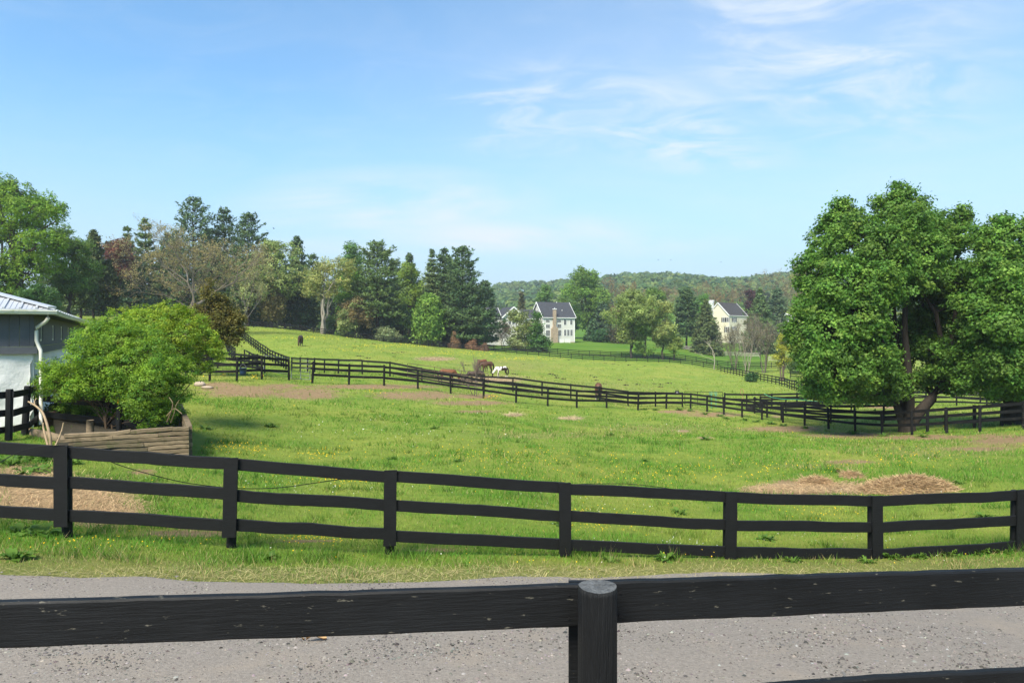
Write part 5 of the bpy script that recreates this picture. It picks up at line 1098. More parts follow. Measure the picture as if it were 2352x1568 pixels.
cf('pine_tree', 'dark pine with a bare trunk left of the cream house', 1577, 206, 664, 85, PINE, 101, tuft=10, wh=22, z0=0.22)
bl('maple_tree', 'fresh green tree between the pine and the chimney', 1612, 238, 676, 55, (0.075,0.150,0.024), 102, 220, 12, leaf=0.5)
cf('spruce_tree', 'wide olive spruce in front of the cream house gable', 1622, 200, 690, 85, (0.048,0.066,0.024), 103, 'spruce', 20, 8, 12, z0=0.03)
cf('spruce_tree', 'green spruce covering the right half of the cream house', 1745, 210, 664, 95, (0.045,0.075,0.026), 104, 'spruce', 22, 8, 12, z0=0.05)
cf('pine_tree', 'soft grey green pine right of the covering spruce', 1785, 230, 668, 75, (0.045,0.072,0.036), 105)
bl('beech_tree', 'small purple tree behind the cream ridge', 1722, 262, 668, 45, (0.055,0.024,0.026), 106, 150, 12, shape='round', z0=0.3, leaf=0.5)
for i, (u, d, vt, w, st, lab) in enumerate([(1688,150,742,80,3,'low twiggy bare tree above the pasture corner'),(1715,138,720,70,2,'pale barked bare tree behind the pasture corner'),(1755,140,712,90,3,'tall grey bare thicket in front of the green spruce'),(1800,150,730,80,3,'grey bare thicket left of the pear tree')]):
    b, h, ww = hw(u, d, vt, w); bare('bare_tree', lab, b, h, ww, (0.145,0.122,0.096) if i != 1 else (0.24,0.21,0.165), rg(350+i), 5, 0.13, bud=(0.15,0.125,0.085), nb=3, spread=0.55, stems=st, budn=1, budsize=0.2)
b = TB(1797, 112); b2, h, ww = hw(1797, 112, 765, 44); r = rg(107)
broadleaf('golden_shrub', 'golden yellow upright shrub with bare stems left of the pear tree', b, auto_lobes(h, ww, r, 16, 0.32, 'oval'), (0.235,0.225,0.035), r, 300, 12, 0.22, 0.4, (0.13,0.10,0.07), 0.13, stems=3, inner=0.1)
bl('shrub', 'dark green shrub under the bare trees at the pasture corner', 1727, 112, 856, 26, (0.04,0.09,0.025), 108, 80, 12, z0=0.02, cat='shrub', leaf=0.22)
bl('shrub', 'green shrubbery behind the golden shrub', 1835, 135, 790, 60, (0.07,0.115,0.03), 109, 200, 12, z0=0.02, cat='shrub')
# fallen dead limb on the corner
b = TB(1640, 143); b = (b[0], b[1], b[2]+0.9); bare('dead_branch', 'bleached fallen branch hanging over the pasture fence corner', b, 6.0, 8.0, (0.40,0.36,0.29), rg(110), 3, 0.10, nb=2, spread=0.6, cat='branch')
b, h, ww = hw(1090, 47.8, 815, 62); bare('sapling', 'leafless sapling growing through the paddock fence by the horses', b, h, ww, (0.16,0.13,0.11), rg(111), 3, 0.035, nb=3, spread=0.5, stems=3, trunk_h=0.3)
# post with cross bar on the bank
e = TB(108, 92); root = empty('garden_post', e); tag(root, 'grey wooden double post with cap on the bank above the stable', 'post')
hh = zpx(702, 92)-e[2]
for s in (-0.35, 0.35): MB().span((s-0.08,-0.08,-0.3),(s+0.08,0.08,hh)).build('post', GREYW, root)
MB().span((-0.75,-0.25,hh),(0.75,0.25,hh+0.28)).build('cap', GREYW, root)

# ------------------------------------------------------------------ wooded hill
def hill_wood():
    r = rg(200); n = 4200; d = r.uniform(430, 1010, n); u = r.uniform(-500, 2900, n); x = (u-U0)/F*d; z = H(x, d)
    nl = 26; idx = np.repeat(np.arange(n), nl); m = len(idx); s = r.uniform(5.0, 9.5, n)
    dv = r.normal(size=(m,3)); dv[:,2] = np.abs(dv[:,2])*0.9-0.15; dv /= np.linalg.norm(dv,axis=1)[:,None]
    c = np.stack([x, d, z+8.0], -1)[idx] + dv*s[idx][:,None]*np.array([0.75,0.75,0.8])*r.uniform(0.75,1.05,(m,1))
    nn = dv+r.normal(size=(m,3))*0.22; ln = s[idx]*r.uniform(0.42,0.70,m); V, Fq = leafquads(c, nn, ln, ln*0.85, r)
    base = np.array([(0.055,0.105,0.028),(0.080,0.130,0.030),(0.105,0.145,0.035),(0.045,0.090,0.030)])[r.integers(0,4,n)]*np.clip(r.normal(1,0.08,(n,1)),0.5,1.5)
    C = np.repeat(base[idx]*np.clip(r.normal(1,0.12,(m,1)),0.5,1.5),3,0)*1.45
    return npmesh('hill_wood', V, [Fq], C)
tag(mobj('hill_wood', hill_wood(), LEAF), 'distant green wood covering the hill on the horizon', 'wood', kind='stuff')

# ------------------------------------------------------------------ houses
SIDE1 = mat('pale_siding', (0.56,0.55,0.50), rough=0.7, noise=(1.0,0.05), bump=(1.0,0.0))
SIDE2 = mat('cream_siding', (0.66,0.62,0.47), rough=0.7, noise=(1.0,0.05))
SHING = mat('shingle', (0.045,0.048,0.056), rough=0.9, noise=(2.2,0.45,(1,1,3)))
SHING2 = mat('shingle_dark', (0.048,0.046,0.046), rough=0.9, noise=(2.0,0.35,(1,1,3)))
WHITE = mat('white_trim', (0.74,0.74,0.72), rough=0.6)
PANE = mat('house_glass', (0.020,0.026,0.030), rough=0.15, spec=0.35)
CHIM = mat('fieldstone', (0.36,0.28,0.20), rough=0.9, noise=(7.0,0.75), bump=(9,0.8), spots=(6.5,0.55,0.62,(0.10,0.08,0.065)))
FOUND = mat('foundation', (0.36,0.27,0.20), rough=0.9)
def gable_block(parent, x0, x1, y0, y1, z0, ze, zr_, wallm, roofm, ov=0.35, axis='x', name='wall'):
    """block with ridge along x (axis 'x') or y"""
    m = MB()
    if axis == 'x':
        ym = (y0+y1)/2
        V = [(x0,y0,z0),(x1,y0,z0),(x1,y1,z0),(x0,y1,z0),(x0,y0,ze),(x1,y0,ze),(x1,y1,ze),(x0,y1,ze),(x0,ym,zr_),(x1,ym,zr_)]
        m.add(V, [(0,1,5,4),(2,3,7,6),(1,2,6,9,5),(3,0,4,8,7),(3,2,1,0)])
        sl = (zr_-ze)/(ym-y0); ez = ze-ov*sl
        def slab(ya, za, yb, zb):
            t = 0.16; a = [(x0-ov,ya,za),(x1+ov,ya,za),(x1+ov,yb,zb),(x0-ov,yb,zb)]
            MB().add([(p[0],p[1],p[2]+t) for p in a]+a, [(0,1,2,3),(7,6,5,4),(0,4,5,1),(1,5,6,2),(2,6,7,3),(3,7,4,0)]).build('roof', roofm, parent)
        slab(y0-ov, ez, ym, zr_+0.01); slab(y1+ov, ez, ym, zr_+0.01)
        MB().span((x0-ov,y0-ov-0.08,ez-0.06),(x1+ov,y0-ov-0.002,ez+0.13)).build('gutter', WHITE, parent)
        for xx in (x0-ov-0.05, x1+ov+0.05):
            MB().bar((xx,y0-ov,ez+0.02),(xx,ym,zr_+0.02),0.10,0.34).build('rake_board', WHITE, parent); MB().bar((xx,y1+ov,ez+0.02),(xx,ym,zr_+0.02),0.10,0.34).build('rake_board', WHITE, parent)
    else:
        xm = (x0+x1)/2
        V = [(x0,y0,z0),(x1,y0,z0),(x1,y1,z0),(x0,y1,z0),(x0,y0,ze),(x1,y0,ze),(x1,y1,ze),(x0,y1,ze),(xm,y0,zr_),(xm,y1,zr_)]
        m.add(V, [(0,1,5,8,4),(2,3,7,9,6),(1,2,6,5),(3,0,4,7),(3,2,1,0)])
        sl = (zr_-ze)/(xm-x0); ez = ze-ov*sl
        for xa in (x0-ov, x1+ov):
            t = 0.16; a = [(xa,y0-ov,ez),(xa,y1+ov,ez),(xm,y1+ov,zr_+0.01),(xm,y0-ov,zr_+0.01)]
            MB().add([(p[0],p[1],p[2]+t) for p in a]+a, [(0,1,2,3),(7,6,5,4),(0,4,5,1),(1,5,6,2),(2,6,7,3),(3,7,4,0)]).build('roof', roofm, parent)
            MB().bar((xa,y0-ov-0.05,ez+0.02),(xm,y0-ov-0.05,zr_+0.02),0.10,0.34).build('rake_board', WHITE, parent)
    return m.build(name, wallm, parent)
def window(parent, x, z, w, h, y=0.0, cols=2, rows=3, shut=None, face='front', x_face=0.0):
    """sash on the front (y = const) or on the left gable (x = const)"""
    def bx(a0, a1, b0, b1, d0, d1, nm, m, par):
        if face == 'front': return MB().span((a0, y+d0, b0), (a1, y+d1, b1)).build(nm, m, par)
        return MB().span((x_face+d0, a0, b0), (x_face+d1, a1, b1)).build(nm, m, par)
    f = 0.11
    m = MB(); seg = [(x-w/2-f, x+w/2+f, z-f, z), (x-w/2-f, x+w/2+f, z+h, z+h+f), (x-w/2-f, x-w/2, z, z+h), (x+w/2, x+w/2+f, z, z+h)]
    for i in range(1, cols): seg.append((x-w/2+w*i/cols-0.013, x-w/2+w*i/cols+0.013, z, z+h))
    for j in range(1, rows): seg.append((x-w/2, x+w/2, z+h*j/rows-0.013, z+h*j/rows+0.013))
    for a0,a1,b0,b1 in seg:
        if face == 'front': m.span((a0, y-0.06, b0), (a1, y-0.005, b1))
        else: m.span((x_face-0.06, a0, b0), (x_face-0.005, a1, b1))
    wi = m.build('window', WHITE, parent); bx(x-w/2, x+w/2, z, z+h, -0.03, -0.004, 'pane', PANE, wi)
    if shut:
        for s in (-1, 1):
            c = x+s*(w/2+f+0.24); bx(c-0.22, c+0.22, z-0.05, z+h+0.05, -0.05, -0.004, 'shutter', shut, wi)
# pale house: local x runs along the front to the right, y away, z up
hd = 200.0; k_ = hd/F; hc = P((1940+1375/5.88)/1.7415, 783, hd); gz = float(min(H(hc[0], hc[1]), H(hc[0]+9, hc[1]+3)))
rot = math.radians(20)
# the right end of the front is the nearer one
h1 = empty('house', (hc[0], hc[1], gz), rot); tag(h1, 'pale two storey house with slate grey roofs and tall stone chimney', 'house')
def zz1(Y): return CAM - ((1160+Y/5.88)/1.7415 - V0)*k_ - gz
ze1, zr1 = zz1(625), zz1(272)
Wm = 10.0
gable_block(h1, 0, Wm, 0, 9.4, -0.5, ze1, zr1, SIDE1, SHING)
MB().span((-0.03,-0.03,-0.5),(Wm+0.03,0.5,0.45)).build('foundation', FOUND, h1)
for xx in (0.0, Wm): MB().span((xx-0.10,-0.05,0.45),(xx+0.10,-0.004,ze1-0.15)).build('corner_board', WHITE, h1)
sx = Wm/770.0
def hx(X): return (X-1375)*sx
for X, Y0, Y1, w, c, rr in [(1910,690,815,0.8,2,4),(2065,690,808,0.75,2,4),(1762,695,757,1.25,4,3),(1765,800,890,1.25,4,4),(1475,700,757,1.25,4,3),(1482,808,890,1.25,4,4),(1485,945,1080,1.3,4,6),(1767,935,1075,1.25,4,6),(1912,930,1072,0.72,2,6),(1990,930,1072,0.72,2,6),(2068,930,1072,0.72,2,6)]:
    window(h1, hx(X), zz1(Y1), w, zz1(Y0)-zz1(Y1), 0.0, c, rr)
ch = MB(); ch.span((hx(1560),-0.75,-0.3),(hx(1715),-0.004,zz1(905))); 
x0, x1 = hx(1560), hx(1715); x2, x3 = hx(1602), hx(1668); za, zb = zz1(905), zz1(850)
ch.add([(x0,-0.75,za),(x1,-0.75,za),(x1,-0.004,za),(x0,-0.004,za),(x2,-0.75,zb),(x3,-0.75,zb),(x3,-0.004,zb),(x2,-0.004,zb)], [(0,1,5,4),(1,2,6,5),(2,3,7,6),(3,0,4,7)])
ch.span((x2,-0.75,zb),(x3,-0.004,zz1(455)))
cho = ch.build('chimney', CHIM, h1)
MB().span((x2-0.1,-0.85,zz1(452)),(x3+0.1,0.1,zz1(436))).build('chimney_cap', WHITE, cho); MB().tube([((x2+x3)/2,-0.35,zz1(436)),((x2+x3)/2,-0.35,zz1(408))],0.13,8).build('flue', mat('flue',(0.6,0.6,0.6),rough=0.4,metal=0.6), cho)
for X, Y in ((1852,285),(1897,485)):
    yv = (zr1-zz1(Y))/(zr1-ze1)*4.7; MB().tube([(hx(X),4.7-yv,zz1(Y)-0.2),(hx(X),4.7-yv,zz1(Y)+0.45)],0.09,6).build('vent_pipe', WHITE, h1)
# fence panels on the terrace
for a, b in ((1705,1810),(1840,1965)):
    m = MB(); 
    for i in range(14):
        t = i/13; m.span((hx(a)+(hx(b)-hx(a))*t-0.035,-2.02,0.1),(hx(a)+(hx(b)-hx(a))*t+0.035,-1.98,1.25))
    m.span((hx(a),-2.04,1.2),(hx(b),-1.96,1.3)); m.span((hx(a),-2.04,0.1),(hx(b),-1.96,0.2)); m.build('terrace_railing', WHITE, h1)
# connector and front gable wing and left block
ec, rc = zz1(650), zz1(458)
gable_block(h1, hx(880), -0.02, 3.4, 9.0, -0.5, ec, rc, SIDE1, SHING, 0.3)
window(h1, hx(1068), zz1(785), 1.0, zz1(700)-zz1(785), 3.4, 3, 3)
gable_block(h1, hx(430), hx(950), 1.2, 10.5, -0.5, zz1(640), zz1(405), SIDE1, SHING, 0.35, 'y')
window(h1, hx(600), zz1(800), 0.8, 1.3, 1.2, 2, 3); window(h1, hx(690), zz1(800), 0.8, 1.3, 1.2, 2, 3)
gable_block(h1, hx(190), hx(428), 3.0, 10.0, -0.5, zz1(645), zz1(415), SIDE1, SHING, 0.3)
for X in (245, 342, 415): window(h1, hx(X), zz1(832), 0.35, zz1(720)-zz1(832), 3.0, 1, 2)
V = [(hx(940),0.5,zz1(940)),(hx(1375),0.5,zz1(940)),(hx(1300),3.35,zz1(820)),(hx(960),3.35,zz1(820))]
MB().add(V+[(p[0],p[1],p[2]-0.12) for p in V], [(0,1,2,3),(7,6,5,4),(0,4,5,1),(1,5,6,2),(2,6,7,3),(3,7,4,0)]).build('porch_roof', mat('porch_metal',(0.13,0.115,0.095),rough=0.5,metal=0.4), h1)
for X in (960, 1130, 1350): MB().span((hx(X)-0.1,0.55,-0.4),(hx(X)+0.1,0.75,zz1(945))).build('porch_post', WHITE, h1)
# cream house, gable turned to the left
hd2 = 240.0; k2 = hd2/F; hc2 = P((2780+805/5.88)/1.7415, 775, hd2); gz2 = float(H(hc2[0], hc2[1])) - 0.3
h2 = empty('house', (hc2[0], hc2[1], gz2), math.radians(38)); tag(h2, 'cream two storey house with black shutters and white end chimney', 'house')
def zz2(Y): return CAM - ((1160+Y/5.88)/1.7415 - V0)*k2 - gz2
Wf = (1290-805)/5.88/1.7415*k2/math.cos(math.radians(38)); Dp = 2*(805-560)/5.88/1.7415*k2/math.sin(math.radians(38+16))
gable_block(h2, 0, Wf+1.5, 0, Dp, -1.0, zz2(585), zz2(288), SIDE2, SHING2, 0.25)
SHUT = mat('shutter', (0.010,0.010,0.014), rough=0.5)
fx = Wf/(1290-805)
window(h2, (965-805)*fx, zz2(742), 1.8, zz2(645)-zz2(742), 0, 5, 4, SHUT)
window(h2, (930-805)*fx, zz2(968), 0.9, zz2(862)-zz2(968), 0, 3, 4, SHUT); window(h2, (1000-805)*fx, zz2(968), 0.9, zz2(862)-zz2(968), 0, 3, 4, SHUT)
gy = Dp/2/(805-560)
for X, Ya, Yb in ((765,645,748),(682,645,748),(748,868,990)): window(h2, (805-X)*gy, zz2(Yb), 0.7, zz2(Ya)-zz2(Yb), 0, 2, 4, SHUT, 'left', 0.0)
MB().span((-0.07,-0.07,-0.5),(0.07,0.07,zz2(600))).build('corner_board', WHITE, h2)
cw = MB(); cy = Dp*0.80; cw.span((-0.7,cy-0.9,zz2(700)),(-0.004,cy+0.9,zz2(262))); cw.span((-0.8,cy-1.0,zz2(262)),(0.1,cy+1.0,zz2(245)))
for i in range(5): cw.span((-0.75,cy-0.95+i*0.42,zz2(245)),(0.05,cy-0.80+i*0.42,zz2(218)))
cw.build('chimney', mat('white_chimney',(0.70,0.70,0.69),rough=0.8), h2)
# small white gabled wing glimpsed left of the pear tree
gw = P((2780+2095/5.88)/1.7415, 780, 245); gz3 = float(H(gw[0], gw[1])); h3 = empty('garage', (gw[0], gw[1], gz3), math.radians(-15)); tag(h3, 'white gabled outbuilding glimpsed beside the pear tree', 'garage')
gable_block(h3, -3.6, 3.6, 0, 8, -0.5, CAM-((1160+650/5.88)/1.7415-V0)*245/F-gz3, CAM-((1160+535/5.88)/1.7415-V0)*245/F-gz3, WHITE, SHING2, 0.3, 'y')
window(h3, 0, CAM-((1160+665/5.88)/1.7415-V0)*245/F-gz3, 1.2, 1.1, 0, 2, 2, SHUT)

# ------------------------------------------------------------------ horses
def horse(name, label, u, v, d, heading, ht, colf, graze=True, mane=(0.02,0.016,0.014), tail=None, head_turn=0.0, seed=0):
    x, y = ray(u, v) if d is None else XY(u, d)
    root = empty(name, (x, y, float(H(x, y))), heading); tag(root, label, 'horse'); s = ht/1.5
    pts, rad, ed = [], [], []
    def add(p, r, par=None):
        pts.append(p); rad.append(r)
        if par is not None: ed.append((par, len(pts)-1))
        return len(pts)-1
    loin = add((-0.22,0,1.22),(0.27,0.30)); croup = add((-0.58,0,1.24),(0.27,0.27),loin); butt = add((-0.80,0,1.12),(0.16,0.18),croup)
    bar = add((0.12,0,1.17),(0.29,0.32),loin); chest = add((0.48,0,1.19),(0.25,0.29),bar)
    nb_ = add((0.72,0,1.22),(0.15,0.22),chest)
    if graze: ch_ = [((0.95,0.03+head_turn*0.3,0.98),(0.11,0.17)),((1.15,0.04+head_turn*0.7,0.72),(0.09,0.13)),((1.27,0.05+head_turn,0.52),(0.095,0.12)),((1.30,0.05+head_turn*1.1,0.30),(0.075,0.09)),((1.31,0.05+head_turn*1.2,0.12),(0.06,0.065))]
    else: ch_ = [((0.92,0,1.42),(0.12,0.17)),((1.08,0,1.62),(0.09,0.12)),((1.22,0,1.66),(0.09,0.11)),((1.40,0,1.52),(0.07,0.085)),((1.52,0,1.40),(0.055,0.06))]
    p_ = nb_
    hp = []
    for c, r_ in ch_: p_ = add(c, r_, p_); hp.append(p_)
    poll = np.array(pts[hp[2]])
    rr = random.Random(seed)
    for sd_ in (-1, 1):
        f = rr.uniform(-0.12,0.12)
        a = add((0.50,0.15*sd_,0.95),(0.11,0.13),chest); b = add((0.48+f*0.4,0.15*sd_,0.72),(0.075,0.09),a); c = add((0.50+f*0.8,0.15*sd_,0.42),(0.052,0.055),b); e = add((0.49+f,0.15*sd_,0.13),(0.038,0.042),c); add((0.53+f,0.15*sd_,0.015),(0.05,0.06),e)
        f = rr.uniform(-0.14,0.14)
        a = add((-0.55,0.16*sd_,1.0),(0.16,0.19),croup); b = add((-0.46+f*0.3,0.17*sd_,0.78),(0.10,0.14),a); c = add((-0.68+f*0.8,0.16*sd_,0.48),(0.055,0.07),b); e = add((-0.64+f,0.15*sd_,0.14),(0.04,0.045),c); add((-0.60+f,0.15*sd_,0.015),(0.05,0.06),e)
    me = bpy.data.meshes.new('body'); me.from_pydata([(p[0]*s,p[1]*s,p[2]*s) for p in pts], ed, [])
    o = bpy.data.objects.new('tmp', me); COL.objects.link(o)
    mo = o.modifiers.new('s', 'SKIN'); mo.use_smooth_shade = True
    sv_ = me.skin_vertices[0].data
    for i, r_ in enumerate(rad): sv_[i].radius = (r_[0]*s, r_[1]*s)
    sv_[0].use_root = True
    o.modifiers.new('u', 'SUBSURF').levels = 2; o.modifiers['u'].render_levels = 2
    dg = bpy.context.evaluated_depsgraph_get(); ev = o.evaluated_get(dg); bm_ = bpy.data.meshes.new_from_object(ev)
    bpy.data.objects.remove(o); bm_.name = 'body'
    n = len(bm_.vertices); co = np.empty(n*3, np.float32); bm_.vertices.foreach_get('co', co); co = co.reshape(-1,3)/s
    C = np.array([colf(p) for p in co], np.float32); a_ = bm_.color_attributes.new('Col','FLOAT_COLOR','POINT'); c4 = np.ones((n,4),np.float32); c4[:,:3] = C; a_.data.foreach_set('color', c4.ravel())
    mobj('body', bm_, mat('horse_coat', attr='Col', rough=0.5, spec=0.3), root)
    HAIR = mat('hair_%s' % name if False else 'hair_%.2f_%.2f' % (mane[0], mane[1]), mane, rough=0.7)
    # mane: ragged strip along the crest
    V, Fc = [], []; crest = [np.array(pts[i]) for i in [chest, nb_]+hp[:3]]; off = [0.27,0.24,0.17,0.13,0.12]
    nrm = np.array([0.45,0,1.0]) if graze else np.array([-0.3,0,1.0]); nrm = nrm/np.linalg.norm(nrm)
    for sdv in (-1, 1):
        for i, (c, of) in enumerate(zip(crest, off)):
            V += [c+nrm*(of+0.03), c+nrm*(of-0.10)+np.array([0,sdv*0.10,-0.04-0.03*(i%2)])]
    for sdv in range(2):
        for i in range(4): o_ = sdv*10+i*2; Fc.append((o_,o_+2,o_+3,o_+1))
    MB().add([v*s for v in V], Fc).build('mane', HAIR, root)
    q = np.array([(-0.70,0,1.27),(-0.82,0,1.17),(-0.87,0,0.88),(-0.86,0,0.55),(-0.84,0.02,0.30)])*s; Vt, Ft = tube_np([(q, np.array([0.045,0.07,0.085,0.075,0.02])*s)], 7)
    TH = HAIR if tail is None else mat('tail_%.2f' % tail[0], tail, rough=0.7)
    MB().add(Vt, [tuple(f) for f in Ft]).build('tail', TH, root, smooth=True)
    e0 = poll + (np.array([0.02,0,0.11]) if graze else np.array([-0.03,0,0.12]))
    for sd_ in (-1, 1):
        c = e0+np.array([0,0.06*sd_,0]); ear = [c+np.array([-0.03,-0.02,0]), c+np.array([0.03,-0.02,0]), c+np.array([0,0.03,0]), c+np.array([-0.06 if graze else 0.0,0.03*sd_,0.15])]
        MB().add([p*s for p in ear], [(0,1,3),(1,2,3),(2,0,3),(2,1,0)]).build('ear', MATS['horse_coat'] if False else HAIR, root)
    return root
def coat(body, leg=(0.015,0.012,0.011), sock=None, muzz=None):
    def f(p):
        z = p[2]
        if sock is not None and z < 0.16: return sock
        if muzz is not None and p[0] > 1.2 and z < 0.3: return muzz
        t = min(1, max(0, (z-0.42)/0.25)) if p[0] < 0.9 else 1.0
        return tuple(leg[i]*(1-t)+body[i]*t for i in range(3))
    return f
def paint(p):
    x, y, z = p; dk = (0.022,0.014,0.011); wh = (0.62,0.59,0.53)
    n1 = math.sin(x*9+1.3*math.sin(z*8))*0.06
    if x > 1.08 and z < 0.60: return dk
    if -0.58 < x < -0.18 and z > 1.30+n1: return wh
    if x < 0.06+n1 and z > 0.22: return dk
    if ((x-0.34)**2+(z-1.36)**2) < 0.012: return dk
    if z < 0.62 and x > 0.3 and x < 0.8 and y > 0 and z > 0.15: return dk
    return wh
BAY, DKB, CHEST = (0.095,0.042,0.020), (0.040,0.022,0.015), (0.155,0.058,0.022)
horse('horse', 'dark bay horse grazing alone on the hill, facing the camera', 690, 795, None, math.radians(-82), 1.55, coat((0.060,0.030,0.017), sock=None), seed=1, head_turn=-0.1)
horse('horse', 'chestnut horse standing behind the second fence, head hidden', 1026, 881, None, math.radians(8), 1.45, coat(CHEST), mane=(0.08,0.03,0.012), seed=2)
horse('horse', 'dark brown horse grazing behind the leafless sapling', 1094, 884, None, math.radians(195), 1.42, coat(DKB, sock=(0.55,0.52,0.46)), seed=3)
horse('horse', 'red chestnut horse half hidden behind the brown one', 1108, 853.5, None, math.radians(235), 1.62, coat((0.175,0.066,0.026)), mane=(0.12,0.04,0.015), seed=4)
horse('horse', 'brown bay horse eating hay next to the pinto', 1119, 857.5, None, math.radians(205), 1.50, coat((0.080,0.038,0.022)), seed=5)
horse('horse', 'white and dark brown pinto horse eating hay', 1153, 866, None, math.radians(186), 1.26, paint, mane=(0.68,0.64,0.56), tail=(0.02,0.016,0.014), seed=6)
horse('horse', 'bay horse with white socks seen from behind at the fence', 1374, 919.5, None, math.radians(86), 1.52, coat((0.100,0.045,0.024), sock=(0.6,0.57,0.5)), seed=7)

# ------------------------------------------------------------------ grass
def in_bed(x, y):
    s = ((np.stack([x,y],-1)-wl0[:2])@wd[:2]); t = (np.stack([x,y],-1)-wl0[:2])@np.array([-wd[1], wd[0]])
    return (s > -0.3) & (s < wL+0.1) & (t > -0.08) & (t < 5.2)
def grass(name, n, d0, d1, wpx, hmin, hmax, seed, label, ext=0.92):
    r = rg(seed); d = np.exp(r.uniform(math.log(d0), math.log(d1), n)); x = r.uniform(-ext, ext, n)*d
    z = H(x, d); gd, gs, gdry, gm = masks(x, d, z); e = d-road_edge(x)
    nz = fbm(x*0.55, d*0.55, 61); nz2 = fbm(x*2.1, d*2.1, 67); big = fbm(x*0.12, d*0.12, 71)
    keep = (r.random(n) < 1.05-1.0*np.clip((gd-0.25)*1.3+(nz-0.5)*1.6+(nz2-0.5)*1.0,0,1)) & (r.random(n) < 1.05-1.2*np.clip((gs-0.25)*1.6+(nz2-0.5)*0.6,0,1)) & (e > -0.25+r.exponential(0.18,n)*0 - 0.0 + (nz2-0.5)*0.5) & (r.random(n) < np.clip((e+0.35)/1.1,0.06,1)) & ~in_bed(x, d)
    x, d, z, nz, nz2, big, gdry, gd, gs, e = [a[keep] for a in (x,d,z,nz,nz2,big,gdry,gd,gs,e)]; n = len(x)
    tall = np.clip((nz-0.45)*3,0,1)*0.8 + np.clip((nz2-0.5)*3,0,1)*0.5
    hgt = (hmin+(hmax-hmin)*r.random(n)**1.6)*(0.55+0.9*tall+0.9*np.clip((nz2-0.60)*8,0,1))*np.where(e < 0.9, 0.45+0.4*np.clip(e/0.9,0,1), 1)
    w = wpx*d/683.0*r.uniform(0.6,1.4,n)
    an = r.uniform(0, 2*np.pi, n); tx, ty = np.cos(an), np.sin(an); la = r.uniform(0, 2*np.pi, n); lean = hgt*r.uniform(0.15,0.95,n)
    b = np.stack([x, d, z-0.01], -1)
    V = np.stack([b-np.stack([tx*w/2,ty*w/2,0*w],-1), b+np.stack([tx*w/2,ty*w/2,0*w],-1), b+np.stack([np.cos(la)*lean,np.sin(la)*lean,hgt],-1)], 1)
    lush = np.array([0.102,0.245,0.022]); yel = np.array([0.250,0.315,0.052]); dk = np.array([0.062,0.145,0.016]); dry = np.array([0.36,0.31,0.13])
    t = (np.clip((nz-0.26)*3.2,0,1)*np.clip(1.25-d/90.0,0.25,1))[:,None]; c = yel*(1-t)+lush*t
    t = np.clip((nz2-0.58)*5,0,1)[:,None]*0.75*np.clip(1.2-d/80.0,0.3,1)[:,None]; c = c*(1-t)+dk*t
    t = np.clip((big-0.5)*2.5,0,1)[:,None]*0.35*np.clip((d-13)/20,0,1)[:,None]; c = c*(1-t)+yel*t
    p = np.clip(0.05+0.7*gdry+0.35*gd+0.3*gs,0,0.85); isdry = r.random(n) < p*0.75; c[isdry] = dry
    c = c*np.clip(r.normal(1,0.20,(n,1)),0.45,1.7)*np.clip(1+r.normal(0,0.10,(n,1))*np.array([[1,0.2,0.2]]),0.5,1.6)
    me = npmesh(name, V.reshape(-1,3), [np.arange(3*n).reshape(n,3)], np.repeat(c,3,0))
    return tag(mobj(name, me, BLADE), label, 'grass', kind='stuff')
grass('grass', 330000, 6.6, 30.0, 0.62, 0.035, 0.13, 401, 'fresh spring grass of the near paddock and verge')
grass('pasture_grass', 260000, 28.0, 165.0, 0.75, 0.03, 0.14, 402, 'short grazed grass of the farther pasture', ext=0.80)

# straw and hay
def strands(name, n, spots, label, seed, ln=(0.10,0.38), col=(0.44,0.305,0.165), wpx=0.28, up=0.02, parent=None, kind='stuff', zadd=None):
    r = rg(seed); P_ = []
    for (u, v, ru, rv, wgt) in spots:
        k = int(n*wgt); a = r.uniform(0, 2*np.pi, k); q = np.sqrt(r.random(k))*np.clip(r.normal(1,0.15,k),0.4,1.35)
        for uu, vv in zip(u+ru*q*np.cos(a), v+rv*q*np.sin(a)): P_.append((uu, vv))
    pts = []
    P_ = np.array(P_)
    ds = np.exp(np.linspace(math.log(5.0), math.log(120), 420))
    X = (P_[:,0:1]-U0)/F*ds[None]; Z = CAM-(P_[:,1:2]-V0)/F*ds[None]; below = Z < H(X, np.broadcast_to(ds, X.shape)); k = np.argmax(below, 1)
    d = ds[k]*(1+r.uniform(-0.007,0.007,len(k))); x = (P_[:,0]-U0)/F*d; z = H(x, d)+r.uniform(0.01,0.01+up,len(d)); m = len(d)
    an = r.uniform(0, 2*np.pi, m); L = r.uniform(*ln, m); tl = r.normal(0,0.16,m); w = np.maximum(0.003, wpx*d/683.0)
    t = np.stack([np.cos(an),np.sin(an),tl],-1)*L[:,None]; sd_ = np.stack([-np.sin(an),np.cos(an),0*an],-1)*w[:,None]
    c = np.stack([x,d,z],-1); V = np.stack([c-t/2-sd_/2, c-t/2+sd_/2, c+t/2+sd_/2, c+t/2-sd_/2],1).reshape(-1,3)
    C = np.repeat(jitcol(col, m, r, 0.30, 0.06),4,0)
    return tag(mobj(name, npmesh(name, V, [np.arange(4*m).reshape(m,4)], C), STRAW, parent), label if not parent else None, 'straw' if not parent else None, kind=kind)
strands('scattered_straw', 12000, [(100,1140,190,50,0.6),(230,1175,110,35,0.25),(60,1090,80,22,0.15)], 'scattered straw bedding behind the roadside fence at left', 411)
strands('scattered_straw', 7000, [(1800,1126,90,10,0.35),(1870,1112,40,8,0.12),(1960,1122,110,14,0.3),(2090,1124,80,12,0.18),(1180,1950,1,1,0.0)], 'scattered hay spread around the hay pile', 412)
